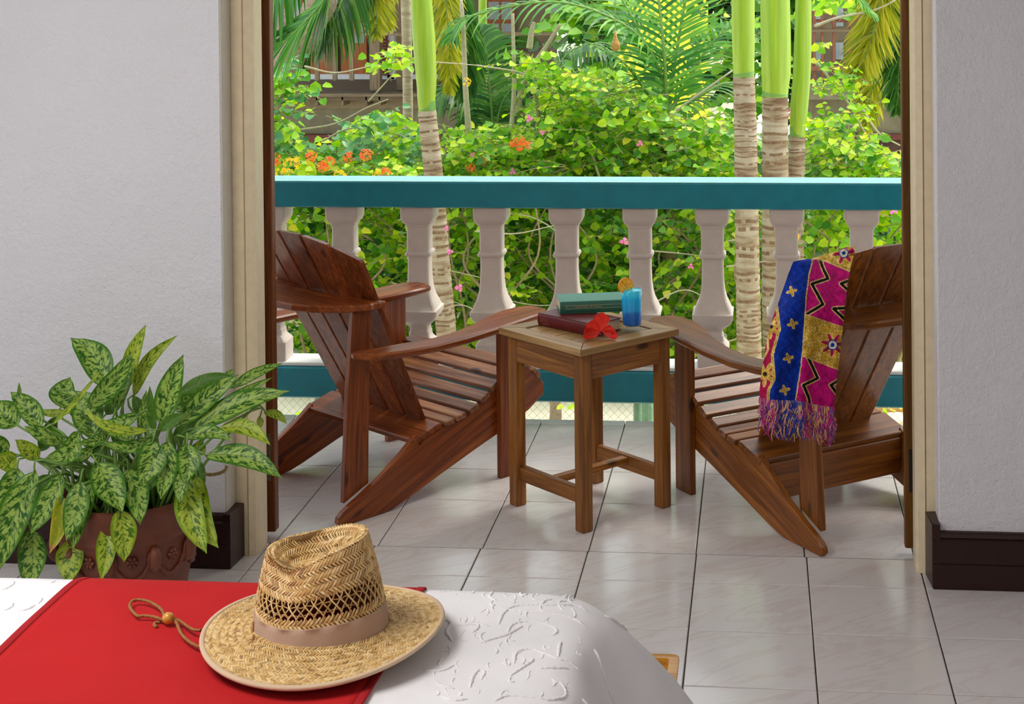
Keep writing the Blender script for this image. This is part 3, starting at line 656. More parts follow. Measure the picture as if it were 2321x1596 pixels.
def frame_on(parent, x0, x1, z0, z1, y, mat, wd=.0007):
    mb = MB()
    for p, q in (((x0, z0), (x1, z0)), ((x1, z0), (x1, z1)), ((x1, z1), (x0, z1)), ((x0, z1), (x0, z0))):
        mb.board((p[0], y(p[1]), p[1]), (q[0], y(q[1]), q[1]), wd*1.4, .0006, (0, -1, 0), .0001)
    return mb.build('spine_frame', mat, parent)
ys = lambda z: .008-.011*.75*math.cos(math.asin(max(-1, min(1, (z-.02)/.02))))-.0002
fg = frame_on(green, .020, Lg-.018, .017, .027, ys, 'gold_print')
text_part('TREASURE LAND · ART THROUGH', .0058, 'spine_title', 'gold_print', green, Matrix.Translation((Lg*.41, ys(.022)-.0008, .022)) @ Matrix.Rotation(pi/2, 4, 'X'))
for z0, z1 in ((.006, .020), (.020, .034)):
    pass
fr = MB(); x0, x1 = .016, .052
for xa in (x0, x1, (x0+x1)/2+.002):
    pts = [(xa, ys(z), z) for z in [.006+.028*k/8 for k in range(9)]]; fr.tube(pts, .0004 if xa in (x0, x1) else .00025, 4)
for z in (.006, .034): fr.tube([(x0, ys(z), z), (x1, ys(z), z)], .0004, 4)
fr.build('spine_frame', 'rose_print', red)
for xc, s, sz in ((.0225, 'Tales', .0075), (.0295, 'of Travel', .0062), (.040, 'The Collected', .0048), (.0465, 'Journeys', .0058)):
    text_part(s, sz, 'spine_title', 'rose_print', red, Matrix.Translation((xc, ys(.02)-.0007, .020)) @ Matrix.Rotation(pi/2, 4, 'X') @ Matrix.Rotation(pi/2, 4, 'Z'))
# glass of blue drink
gp = on_table(1432, 750)
G = thing('drink_glass', 'short tapered glass of bright blue drink with an orange slice', 'drink', (gp.x, gp.y+.012, TT+.0005))
MB().lathe([(.001, 0), (.029, 0), (.0315, .003), (.0315, .012), (.0325, .05), (.0345, .100), (.0365, .143), (.0360, .1445), (.0352, .143), (.0332, .100), (.0312, .05), (.0300, .020), (.026, .0165), (.001, .0155)], 40).build('glass', 'clear_glass', G, smooth=40)
MB().lathe([(.001, .0163), (.0262, .0166), (.0302, .0205), (.0314, .05), (.0334, .098), (.0346, .128), (.0325, .133), (.020, .136), (.001, .1365)], 40).build('drink', 'blue_drink', G, smooth=40)
mb = MB(); R_ = .026; cc = Vector((-.024, -.006, .150))
for k in range(8):
    a0 = 2*pi*k/8+.06; a1_ = 2*pi*(k+1)/8-.06; vs = []
    for th in (-.003, .003):
        vs += [(0+.002*math.cos((a0+a1_)/2), th, .002*math.sin((a0+a1_)/2))]+[(R_*.86*math.cos(a0+(a1_-a0)*q/4), th, R_*.86*math.sin(a0+(a1_-a0)*q/4)) for q in range(5)]
    mb.add([Vector(v)+cc for v in vs], [tuple(range(5, -1, -1)), tuple(range(6, 12))]+[(i, (i+1) % 6, 6+(i+1) % 6, 6+i) for i in range(6)], mi=0)
plain('orange_flesh', (.95, .45, .01), .4, 120, .2); plain('orange_peel', (.95, .38, .01), .4)
sl = mb.build('orange_slice', 'orange_flesh', G)
mb = MB(); mb.lathe([(R_*.86, -.0025), (R_, -.0022), (R_, .0022), (R_*.86, .0025)], 28, cap=False); mb.grid([[mb.v[k] for k in range(28)], [mb.v[84+k] for k in range(28)]], closed=True)
mb.v = [tuple(Matrix.Rotation(pi/2, 3, 'X') @ Vector(v)+cc) for v in mb.v]; mb.build('peel', 'orange_peel', sl)
sl.rotation_euler = (0, 0, .45)
# hibiscus blossom: five ruffled petals opening towards the room
hp = on_table(1362, 766)
Hb = thing('hibiscus_flower', 'red hibiscus blossom lying against the red book', 'flower', (hp.x, hp.y-.004, TT+.0005))
hcen = Vector((0, -.004, .021))
def petal(ang, ln, wd, out, seed):
    """ang: direction in the flower's face (0 = right, 90 = up); out: how far the tip leans towards the viewer"""
    rr = random.Random(seed); n, m_ = 10, 8; rows = []; uv = []; ph = rr.uniform(0, 6)
    d = Vector((math.cos(math.radians(ang)), 0, math.sin(math.radians(ang)))); sd_ = Vector((-d.z, 0, d.x)); fw = Vector((0, -1, 0))
    for i in range(n+1):
        t = i/n; w_ = wd*(.10+.90*math.sin(min(1, t*1.02)*pi*.62)**1.25) if t < .85 else wd*(.98-.5*((t-.85)/.15)**2); r_ = []
        for j in range(m_+1):
            u = -1+2*j/m_; tt = t*(1-.10*u*u*t); ruf = .0035*math.sin(7*u+ph)*t*t
            p = hcen+d*(ln*tt)+sd_*(u*w_)+fw*(out*ln*t*t-.010*t*(1-t)*4*.3+ruf+.006*u*u*t); p.z = max(p.z, .0006+.0008*abs(u)); r_.append(tuple(p)); uv.append((t, u, seed))
        rows.append(r_)
    o = MB().grid(rows).build('petal', 'hibiscus_petal', Hb, smooth=True); a_ = o.data.attributes.new('leafuv', 'FLOAT_VECTOR', 'POINT'); a_.data.foreach_set('vector', np.array(uv, dtype=np.float32).ravel())
petal(84, .064, .026, .04, 1); petal(150, .052, .024, .12, 2); petal(192, .056, .024, .30, 3); petal(14, .046, .017, .10, 4); petal(-8, .060, .016, .32, 5)
MB().lathe([(.0005, .002), (.006, .004), (.007, .010), (.004, .016), (.0005, .018)], 10, center=(.002, -.006, .004)).build('calyx', 'petal_heart', Hb, smooth=True)
MB().tube(spline([hcen, hcen+Vector((.004, -.016, -.004)), hcen+Vector((.010, -.026, -.012))], 8), .0011, 6).build('stamen', 'petal_heart', Hb)

# ================================================================== PRINTED CLOTH over the right chair's back
def chair2(p): return O2+f2*p[0]+l2*p[1]+Vector((0, 0, p[2]))
def hitx(x, y, xl):      # image ray against chair-2 local plane x = xl
    d = ray(x, y); t = (xl-(CAM-O2).dot(f2))/d.dot(f2); return CAM+d*t
Lf = [(560, 1934), (572, 1890), (586, 1842), (590, 1815), (594, 1797), (612, 1790), (640, 1781), (683, 1766), (720, 1752), (760, 1741), (800, 1733), (850, 1726), (885, 1722), (905, 1723)]
Rt = [(558, 1937), (575, 1936), (600, 1929), (640, 1921), (690, 1916), (760, 1908), (830, 1900), (900, 1892), (925, 1891)]
def poly_in(px, py, P):
    c = False; n = len(P)
    for i in range(n):
        x1, y1 = P[i]; x2, y2 = P[i-1]
        if (y1 > py) != (y2 > py) and px < (x2-x1)*(py-y1)/(y2-y1)+x1: c = not c
    return c
def segd(px, py, a, b):
    ax, ay = a; bx, by = b; dx, dy = bx-ax, by-ay; t = max(0, min(1, ((px-ax)*dx+(py-ay)*dy)/(dx*dx+dy*dy+1e-9))); return math.hypot(px-ax-t*dx, py-ay-t*dy)
def pld(px, py, P): return min(segd(px, py, P[i], P[i+1]) for i in range(len(P)-1))
BM = [(586, 1843), (622, 1833.5), (674, 1826.5), (739, 1823), (797, 1819.5), (829, 1816), (887, 1806.5), (930, 1800)]
BL = [(590, 1799), (630, 1783), (683, 1762.6), (745.6, 1770.7), (803.6, 1754.5), (859, 1758), (885, 1746), (930, 1744)]
BL2 = [(590, 1790), (683, 1755), (728, 1740), (770, 1743), (792, 1744), (822, 1729), (860, 1722), (930, 1722)]
TOPL = [(1842, 586), (1864.6, 590), (1888, 599.6), (1922, 614), (1950, 630)]
Z1 = [(1857.6, 586), (1864, 606), (1876, 632), (1840, 644), (1864.6, 690), (1826, 714)]
Z2 = [(1930, 634), (1906, 643.6), (1926, 662)]; Z3 = [(1918, 698), (1889, 700), (1912, 722), (1925, 735)]
Z4 = [(1832, 812), (1853, 857), (1820.5, 873), (1832, 900), (1838, 930)]; Z5 = [(1900, 862), (1883, 873), (1897, 893), (1910, 900)]
G1 = [(1823, 711), (1912, 741), (1902, 840), (1816, 807)]
KB, KM, KG, KY, KC, KK = (.004, .028, .30), (.52, .006, .16), (.56, .33, .025), (.85, .62, .20), (.46, .008, .075), (.008, .006, .010)
def flower(px, py, cx, cy, r, n, col1, edge, heart, ring=None):
    d = math.hypot(px-cx, py-cy)
    if d > r*1.25: return None
    a = math.atan2(py-cy, px-cx); rr = r*(.66+.34*math.cos(n*a+1))
    if ring and d < r*.42:
        return KB if d < r*.16 or d > r*.33 else (.75, .75, .62)
    if d < r*.17: return heart
    if d < rr-1.7: return col1
    if d < rr+1.1: return edge
    return None
def print_colour(px, py):
    xb = interp(py, BL); xm = interp(py, BM); x2 = interp(py, BL2)
    h = math.sin(px*.83+py*.31)*math.sin(py*.57-px*.22)+math.sin(px*.33+2.1*math.sin(py*.2))
    gold = KY if abs(math.sin(px*.42+2*math.sin(py*.27))+math.sin(py*.47+2*math.sin(px*.31))) < .28 else (KG if h < .6 else (.66, .42, .05))
    intop = px > 1840 and py < interp(px, TOPL)
    if intop:
        f = flower(px, py, 1912, 574, 27, 6, KC, KY, KB, True)
        if f: return f
        return KY if pld(px, py, TOPL) < 1.6 else gold
    if abs(px-xm) < 1.3: return KY
    if px > xm:
        if pld(px, py, TOPL) < 1.4: return KY
        if poly_in(px, py, G1):
            e = pld(px, py, G1+[G1[0]])
            f = flower(px, py, 1887, 782, 29, 7, KC, KY, KB, True)
            if f: return f
            return KY if e < 1.8 else gold
        for Z in (Z1, Z2, Z3, Z4, Z5):
            if Z is Z4 and py < 808 or Z is Z1 and py > 716: continue
            d = pld(px, py, Z)
            if d < 3.2: return KK
            if d < 5.2: return KY
        return (.58, .008, .20) if h < .9 else (.42, .004, .15)
    if px > xb:
        for cx, cy in ((1795, 661), (1796, 734), (1786, 811.7), (1778, 884)):
            f = flower(px, py, cx, cy, 11.5, 4, KG, KY, KG)
            if f: return f
        return KB if h < .8 else (.008, .05, .42)
    if xb-px < 6.5: return KY if xb-px < 1.6 or xb-px > 5 else gold
    if px < x2-5: return KB if (py % 97) > 40 else KC
    if px < x2: return KY
    for cx, cy, r in ((1748.7, 741, 27), (1734.8, 848, 29), (1768, 655, 18)):
        f = flower(px, py, cx, cy, r, 7, gold, KY, (.03, .02, .01))
        if f: return f
    return KC
nv, nu = 260, 130; V = []; Cc = []
def cloth_x(y):           # how far back the cloth hangs, by height in the picture
    return interp(y, [(556, .062), (575, .046), (600, .010), (640, -.030), (690, -.074), (720, -.084), (800, -.080), (930, -.070)])
def cloth_pt(px, py, u, v):
    wrap = .075*max(0, (.30-u)/.30)**1.7*min(1, v*3)
    fold = .007*math.sin(u*17+2*v)*min(1, v*1.6)+.0045*math.sin(u*31-1.5*v+1)*v
    return hitx(px, py, cloth_x(py)+wrap+fold)
for i in range(nv+1):
    v = i/nv
    for j in range(nu+1):
        u = j/nu
        ya = 560+(905-560)*v; yb = 558+(926-558)*v
        # left border follows Lf by height, right border Rt
        xl, xr = interp(ya, Lf), interp(yb, Rt); px = xl+(xr-xl)*u
        py = ya+(yb-ya)*u
        # hem sags and waves
        py += 5*math.sin(u*9)*max(0, v-.9)*10*.4
        V.append(tuple(cloth_pt(px, py, u, v))); Cc.append((*print_colour(px, py), 1))
V = np.array(V); F = []
idx = np.arange((nv+1)*(nu+1)).reshape(nv+1, nu+1)
F = np.stack([idx[:-1, :-1], idx[:-1, 1:], idx[1:, 1:], idx[1:, :-1]], -1).reshape(-1, 4)
SH = thing('sarong', 'blue and magenta printed cloth with fringe hanging over the right chair back', 'cloth', V[idx[0, nu//2]])
base = np.array(SH.location)
sh = mesh_np('cloth', V-base, F, 'printed_cloth', SH, True, [('print', 'FLOAT_COLOR', np.array(Cc))])
md = sh.modifiers.new('thickness', 'SOLIDIFY'); md.thickness = .0022; md.offset = 0
# the cloth carries on over the top edge and down the seat side of the slats
rows = []; cols = []
topr = [Vector(V[k]) for k in idx[0]]
lt = [Vector(V[k]) for k in idx[nv//10]]
for q, (dx, dz) in enumerate([(0, 0), (.012, .006), (.034, .004), (.048, -.012), (.062, -.05), (.09, -.11), (.12, -.18), (.15, -.25), (.18, -.32)]):
    r_ = []
    for k in range(0, nu+1, 5):
        # run along the chair's top edge, local y .33...61
        u = k/nu; y = .60-.17*u; zt_ = .915-.072*abs((y-.305)/.302)**1.9+.006; xb = .085-.034*(1-((y-.305)/.305)**2)
        r_.append(tuple(chair2((xb-.012+dx, y, zt_+dz))-Vector(base)))
    rows.append(r_)
o = MB().grid(rows); ob = o.build('cloth_back', 'printed_cloth', SH, smooth=True)
a_ = ob.data.color_attributes.new('print', 'FLOAT_COLOR', 'POINT')
a_.data.foreach_set('color', np.array([(*(KM if (k % 27) > 9 else KB), 1) for k in range(len(ob.data.vertices))], dtype=np.float32).ravel())
md = ob.modifiers.new('thickness', 'SOLIDIFY'); md.thickness = .002
# fringe: separate twisted strands
for nm, c in (('fringe_magenta', (.50, .01, .20)), ('fringe_blue', (.01, .04, .36)), ('fringe_gold', (.68, .43, .16)), ('fringe_violet', (.20, .06, .26)), ('fringe_rose', (.60, .20, .28))): plain(nm, c, .8)
frm = {k: MB() for k in ('fringe_magenta', 'fringe_blue', 'fringe_gold', 'fringe_violet', 'fringe_rose')}
fr_rng = random.Random(4)
for k in range(300):
    u = fr_rng.random(); i_ = idx[nv, int(u*nu)]; p = Vector(V[i_])+Vector((0, 0, .006)); Lg_ = fr_rng.uniform(.045, .12)
    sd_ = Vector((l2.x, l2.y, 0)); pts = [p]; q = p.copy(); ph = fr_rng.uniform(0, 6)
    for s_ in range(1, 8):
        q = q+Vector((0, 0, -Lg_/7)); pts.append(q+sd_*(.009*math.sin(ph+s_*1.3)*s_/5)+f2*(.004*math.cos(ph*2+s_*1.4)))
    cx_ = 'fringe_gold' if fr_rng.random() < .25 else (fr_rng.choice(['fringe_magenta', 'fringe_rose', 'fringe_violet']) if u < .22 or u > .58 else fr_rng.choice(['fringe_blue', 'fringe_blue', 'fringe_violet', 'fringe_blue', 'fringe_rose']))
    frm[cx_].tube([x-Vector(base) for x in pts], [.0028, .0025, .0023, .0022, .0020, .0018, .0015, .0009], 4)
for k, mb in frm.items(): mb.build('fringe', k, SH, kind='stuff')
# ================================================================== BED
BH = .70
bed = thing('bed', 'bed in the foreground under a white embroidered coverlet', 'bed', (-.2, -2.9, 0))
bo = Vector(bed.location)
XR, YF, RC = 1.238, -1.885, .10       # right edge, far edge, corner radius
def outline(s):     # far edge -> corner -> right edge, returns point and outward normal
    l1 = XR-RC+2.0
    if s < l1: return Vector((-2.0+s, YF+.004*math.sin(s*9), 0)), Vector((0, 1, 0)), 0
    s -= l1; la = RC*pi/2
    if s < la: a = s/RC; return Vector((XR-RC+RC*math.sin(a), YF-RC+RC*math.cos(a), 0)), Vector((math.sin(a), math.cos(a), 0)), math.sin(2*a)
    s -= la; return Vector((XR, YF-RC-s, 0)), Vector((1, 0, 0)), max(0, 1-s/.22)*0
SLEN = (XR-RC+2.0)+RC*pi/2+2.3
ss = [i/150*(XR-RC+1.7) for i in range(150)]+[(XR-RC+1.7)+i/70*(.3+RC*pi/2+.3) for i in range(70)]+[(XR-RC+2.0+RC*pi/2+.3)+i/60*2.0 for i in range(61)]
rows = []
prof = [(-.30, 0), (-.16, 0), (-.08, 0), (-.045, -.001), (-.02, -.006), (-.004, -.018), (.008, -.040), (.016, -.075), (.024, -.12), (.032, -.18), (.040, -.26), (.047, -.35), (.053, -.45), (.058, -.55), (.062, -.655)]
for off_, dz in prof:
    r_ = []
    for s in ss:
        p, n_, cor = outline(s); dn = max(0, -dz)
        sc = s-((XR-RC)+2.0+RC*pi/4)         # arc distance from the corner
        cf = math.exp(-(sc/.11)**2); c2 = math.exp(-((sc-.34)/.12)**2)
        flare = cf*min(.24, .95*dn)*(1-.35*min(1, dn/.6)) + c2*min(.05, .3*dn)
        fold = (.014*math.sin(s*21)+.009*math.sin(s*43+1))*min(1, dn*5)
        o_ = off_+flare+fold if dn > .01 else off_
        q = p+n_*o_
        if off_ <= -.08 and cor: q = p+n_*o_
        z = BH+dz
        r_.append((q.x-bo.x, q.y-bo.y, z-bo.z))
    rows.append(r_)
MB().grid(rows[2:]).build('coverlet_side', 'coverlet_white', bed, smooth=True)
# flat top
inner = [rows[2][k] for k in range(len(ss))]
topv = inner+[(XR-.08-bo.x, -4.25-bo.y, BH), (-2.0-bo.x, -4.25-bo.y, BH)]
mb = MB(); mb.add(topv, [tuple(range(len(topv)))]); mb.build('coverlet', 'coverlet_white', bed)
MB().box((-2.0-bo.x, -4.25-bo.y, .30), (XR-.05-bo.x, YF-.06-bo.y, BH-.012), .02).build('mattress', 'coverlet_white', bed)
MB().box((-1.95-bo.x, -4.2-bo.y, .12), (XR-.08-bo.x, YF-.10-bo.y, .298), .01).build('bed_base', 'door_wood', bed)
for x in (-1.85, XR-.16):
    for y in (-4.1, YF-.18): MB().box((x-.03-bo.x, y-.03-bo.y, 0), (x+.03-bo.x, y+.03-bo.y, .12), .003).build('leg', 'door_wood', bed)
# raised cord embroidery on the coverlet: scrolls, twisted cord (bumpy) and ropes of knots
cord = MB(); er = random.Random(12)
def emb(P, r=.0030, n=None, tw=True):
    L_ = sum((Vector(P[i+1])-Vector(P[i])).length for i in range(len(P)-1)); n = int(max(10, L_/.0032)); pts = spline([(p[0], p[1], 0) for p in P], n); zz = []
    rs = [r*(.55+.65*abs(math.sin(i*1.05+.3)))*min(1, .35+.25*min(i, n-i)) for i in range(n+1)]
    dzp = lambda p: interp(max(p.y-YF, p.x-XR), [(-.5, 0), (-.08, 0), (-.045, -.001), (-.02, -.006), (-.004, -.018), (.008, -.040), (.016, -.075)])
    pts = [Vector((p.x-bo.x, min(p.y, YF+.004)-bo.y, BH-.0002+dzp(p))) for p in pts]; cord.tube(pts, rs, 6)
def pz(x, y): p = WZ(x, y, BH); return (p.x, p.y)
S1 = [[(1130, 1416), (1140, 1392), (1165, 1375), (1205, 1372), (1240, 1372), (1300, 1368), (1335, 1372), (1362, 1368)],
      [(1150, 1435), (1160, 1418), (1185, 1410), (1220, 1412), (1255, 1422), (1262, 1432), (1252, 1440)],
      [(1088, 1458), (1120, 1448), (1148, 1440), (1170, 1428), (1185, 1420)],
      [(1165, 1505), (1168, 1485), (1180, 1475), (1205, 1472), (1232, 1480), (1262, 1490), (1290, 1490), (1320, 1498), (1345, 1515)],
      [(1155, 1533), (1175, 1520), (1190, 1510), (1205, 1500), (1208, 1492)],
      [(1328, 1470), (1332, 1458), (1345, 1455), (1352, 1462), (1345, 1475), (1350, 1492)],
      [(1265, 1485), (1268, 1462), (1272, 1452)], [(1065, 1560), (1072, 1535), (1085, 1520), (1098, 1525), (1090, 1542)],
      [(1120, 1590), (1150, 1578), (1200, 1580), (1245, 1582), (1272, 1570), (1282, 1555), (1272, 1542), (1250, 1542)],
      [(965, 1342), (1000, 1338), (1030, 1330), (1060, 1322), (1088, 1310)], [(1110, 1325), (1115, 1340), (1110, 1352), (1125, 1362)],
      [(1182, 1330), (1180, 1345), (1195, 1350)], [(1255, 1308), (1262, 1318), (1290, 1320)], [(1252, 1328), (1290, 1330), (1318, 1331)],
      [(1225, 1375), (1235, 1362), (1252, 1358)], [(1150, 1382), (1200, 1388), (1250, 1392), (1300, 1398), (1340, 1410)],
      [(1032, 1418), (1080, 1416), (1110, 1420)], [(1070, 1435), (1082, 1425), (1085, 1412)], [(1010, 1405), (1022, 1415), (1012, 1432), (1025, 1455)],
      [(960, 1520), (990, 1522), (1010, 1518), (1030, 1508)], [(985, 1545), (1000, 1555), (1030, 1562)], [(1000, 1580), (1030, 1588), (1060, 1585)],
      [(1060, 1345), (1070, 1342), (1074, 1335), (1068, 1328)], [(1290, 1505), (1250, 1512), (1215, 1515)],
      [(0, 1338), (14, 1334), (28, 1325), (30, 1318), (20, 1312)], [(5, 1385), (20, 1380), (28, 1372), (24, 1365)], [(35, 1385), (60, 1382), (80, 1372)], [(85, 1370), (92, 1362), (95, 1355)], [(105, 1318), (118, 1320), (126, 1312)], [(150, 1296), (160, 1300), (172, 1297)]]
for P in S1: emb([pz(*q) for q in P])
for k in range(75):   # small sprigs between the scrolls
    x, y = er.uniform(985, 1345), er.uniform(1325, 1590); a = er.uniform(0, 6.3); q = er.uniform(9, 24); c_ = er.choice([-1, 1])
    emb([pz(x+q*math.cos(a+c_*t*.55)*(1-.12*t)+t*3*math.cos(a), y+q*.6*math.sin(a+c_*t*.55)) for t in range(6)], er.uniform(.0014, .0023))
for k in range(70):   # the same scrollwork carries on over the rest of the coverlet
    x, y, a, s_ = er.uniform(-1.5, 1.1), er.uniform(-4.1, -2.0), er.uniform(0, 2*pi), er.uniform(.025, .05)
    if .28 < x < .96 or (.9 < x and y > -2.45) or (x < .28 and y > -2.25 and x > .05): continue
    P = [(x+s_*(t-2.5)*math.cos(a)+s_*.7*math.sin(t*1.5)*math.sin(a), y+s_*(t-2.5)*math.sin(a)-s_*.7*math.sin(t*1.5)*math.cos(a)) for t in range(6)]; emb(P)
cord.build('embroidery', 'coverlet_white', bed, smooth=True, kind='stuff')
sc_ = MB()       # cords running down the draped corner
for k, (s0, ph) in enumerate(((2.99, 0), (3.10, 1), (3.22, 2), (3.36, .5), (3.52, 1.7), (3.68, 2.5), (3.85, 1))):
    pts = []
    for q in range(60):
        s = s0+.035*math.sin(q*.16+ph); dn = .03+q*.0085
        i = min(range(len(ss)), key=lambda i_: abs(ss[i_]-s)); pr_ = [(-d, o_) for o_, d in prof]
        j = 2
        while j < len(prof)-2 and -prof[j+1][1] < dn: j += 1
        a, b = -prof[j][1], -prof[j+1][1]; t = (dn-a)/(b-a+1e-9); A_, B_ = Vector(rows[j][i]), Vector(rows[j+1][i])
        i2 = min(i+1, len(ss)-1); fr_ = (s-ss[i])/(ss[i2]-ss[i]+1e-9); A2, B2 = Vector(rows[j][i2]), Vector(rows[j+1][i2])
        pts.append(A_.lerp(A2, fr_).lerp(B_.lerp(B2, fr_), t))
    sc_.tube(pts, [.0036*(.5+.6*abs(math.sin(i*1.1))) for i in range(60)], 6)
sc_.build('embroidery', 'coverlet_white', bed, smooth=True, kind='stuff')
# ---- red runner
run = thing('bed_runner', 'plain red cloth runner laid across the white coverlet under the hat', 'cloth', (.62, -2.6, BH+.001))
ro = Vector(run.location)
def run_rows(x0, x1, n, zoff):
    rows = []
    prof_y = [(-4.2, 0), (-3.4, 0), (-2.9, 0)]+[(-2.6+.04*k, 0) for k in range(17)]+[(YF-.045, .0005), (YF-.018, -.005), (YF+.002, -.022), (YF+.012, -.05), (YF+.020, -.10), (YF+.027, -.16), (YF+.032, -.22)]
    for y, dz in prof_y:
        r_ = []
        for k in range(n+1):
            u = k/n; X = x0(y)+(x1(y)-x0(y))*u; zw = (.0016*math.sin(X*17+y*9)+.0012*math.sin(X*31-y*23)) if dz == 0 else 0
            r_.append((X-ro.x, y-ro.y, BH+.0035+dz+zoff+zw-ro.z))
        rows.append(r_)
    return rows
xa = lambda y: .302-.012*max(0, (y+2.3))*1.0+(.045*max(0, (y+1.99)/.12)**2 if y > -1.99 else 0)*.5
xb_ = lambda y: .937+.004*math.sin(y*8)
mb = MB().grid(run_rows(lambda y: xa(y)+.012, lambda y: xb_(y)-.012, 40, 0)); o = mb.build('runner_cloth', 'runner_red', run, smooth=True); q = o.modifiers.new('thickness', 'SOLIDIFY'); q.thickness = .0015
for A_, B_ in ((xa, lambda y: xa(y)+.0135), (lambda y: xb_(y)-.0135, xb_)):
    o = MB().grid(run_rows(A_, B_, 3, .0012)).build('hem', 'runner_hem', run, smooth=True, label='darker stitched hem'); q = o.modifiers.new('thickness', 'SOLIDIFY'); q.thickness = .0022

# ================================================================== STRAW HAT
hc = Vector((.820, -2.150, BH+.0105))
hat = thing('straw_hat', 'woven straw fedora with a beige band resting on the red runner', 'hat', hc, math.radians(-4))
def brim_pt(a, k):      # k 0 at the crown, 1 at the edge
    ax, ay = .106+(.190-.106)*k, .093+(.200-.093)*k
    z = .016-.014*k*(1-.5*k)+.020*k*k*(.5+.5*math.cos(2*a))*(1 if math.cos(a) > 0 else .55)+.010*(1-k)
    return Vector((ax*math.cos(a), ay*math.sin(a), z))
HB = .026
def crown_pt(a, k):
    """k 0..1 wall from the brim to the ridge, 1..2 inward over the pinched top"""
    ca, sa = math.cos(a), math.sin(a)
    wa = math.atan2(sa, ca)
    Hc = .156+.015*ca+.004*sa-.017*math.exp(-((wa+1.85)/.62)**2)-.006*math.exp(-((wa-1.75)/.6)**2)     # ridge: high at the back, dented at the near side
    if k <= 1:
        t = k
        ax = .108-.012*t-.014*t*t; ay = .095-.012*t-.020*t*t
        nose = max(0, -ca)**3; pin = math.exp(-((abs(math.atan2(sa, ca))-2.15)/.38)**2)*max(0, t-.35)*.026
        x = (ax-.0)*ca; y = (ay-pin-nose*.010*t)*sa; r_ = 1-pin/.09*.5
        return Vector((x*r_-.004-.006*t, y, .012+(Hc-.012)*(t if t < .96 else t)))
    t = k-1
    ax, ay = (.082)*(1-t), (.063)*(1-t)
    nose = max(0, -ca)**3
    rim = .004*math.sin(min(1, t*5)*pi)
    crease = .036*min(1, t*2.2)**1.3*(1-.25*max(0, ca)*(1-t))
    return Vector((ax*ca*(1)-.010, (ay-nose*.010*(1-t))*sa, Hc+rim-crease*(1-.0*t)-.012*ca*t))
def nrm(fn, a, k):
    e = .01; p = fn(a, k); u_ = fn(a+e, k)-fn(a-e, k); v_ = fn(a, k+e)-fn(a, k-e); n_ = u_.cross(v_)
    return n_.normalized() if n_.length > 1e-12 else Vector((0, 0, 1))
def straws(fn, k0, k1, rows_, ncol, sgn, wmul=1.0, lift=.0008, skew=1.0, mbs=None, shrink=False):
    mb = mbs
    for i in range(rows_):
        kc = k0+(k1-k0)*(i+.5)/rows_; dk = (k1-k0)/rows_
        nc = ncol if not shrink else max(10, int(ncol*(1-(kc-1)*.92)))
        for j in range(nc):
            a = 2*pi*(j+.5*(i % 2))/nc+random.uniform(-.003, .003); da = 2*pi/nc
            d = (1 if i % 2 else -1)*skew
            a0, a1_ = a-d*da*.85, a+d*da*.85; ka, kb = kc-dk*.70, kc+dk*.70
            if k0 < 1 <= k1 and False: pass
            P0, P1 = fn(a0, ka), fn(a1_, kb); PM = fn(a, kc); n_ = nrm(fn, a, kc)*sgn
            if (P1-P0).length < 1e-5: continue
            dr = (P1-P0).normalized(); sd_ = dr.cross(n_).normalized()
            wd = wmul*.5*(fn(a+da/2, kc)-fn(a-da/2, kc)).length*.66*random.uniform(.85, 1.08); wd = min(wd, .0036)
            lf = lift*random.uniform(.7, 1.4); off = .0003
            vs = []
            for P, h_ in ((P0, off*.2), (PM, lf+.0009), (P1, off*.2)):
                vs += [P+n_*(h_-.0006)-sd_*wd, P+n_*(h_+.0007)-sd_*wd*.55, P+n_*(h_+.0007)+sd_*wd*.55, P+n_*(h_-.0006)+sd_*wd]
            fs = []
            for q in range(2):
                for s_ in range(3): fs.append((q*4+s_, q*4+s_+1, q*4+s_+5, q*4+s_+4))
            fs += [(0, 3, 2, 1), (8, 9, 10, 11)]
            mb.add(vs, fs)
plain('straw_under', (.24, .135, .045), .8, 200, .3)
# brim: foundation + straws
rows = [[tuple(brim_pt(2*pi*j/96, i/12)-Vector((0, 0, .0012))) for j in range(96)] for i in range(13)]
rows2 = [[(p[0], p[1], p[2]-.0022) for p in r_] for r_ in rows[::-1]]
MB().grid(rows+rows2+[rows[0]], closed=True).build('brim', 'straw_under', hat, smooth=True)
mb = MB(); straws(brim_pt, .02, .955, 13, 150, 1 if nrm(brim_pt, 0, .5).z > 0 else -1, 1.0, .0006, 1.1, mb); mb.build('brim_weave', 'straw', hat, kind='stuff')
mb = MB(); mb.tube([brim_pt(2*pi*j/120, 1.0) for j in range(121)], .0035, 8)
mb.v = [(x*1.0, y, z-.0006) for x, y, z in mb.v]
rr = [[tuple(brim_pt(2*pi*j/120, k)+Vector((0, 0, dz))) for j in range(120)] for k, dz in ((.945, .0003), (.950, .0024), (.975, .0032), (1.0, .0028))]
mb.grid(rr, closed=True); mb.build('binding', 'hat_binding', hat, smooth=True, label='pale stitched cloth binding round the brim')
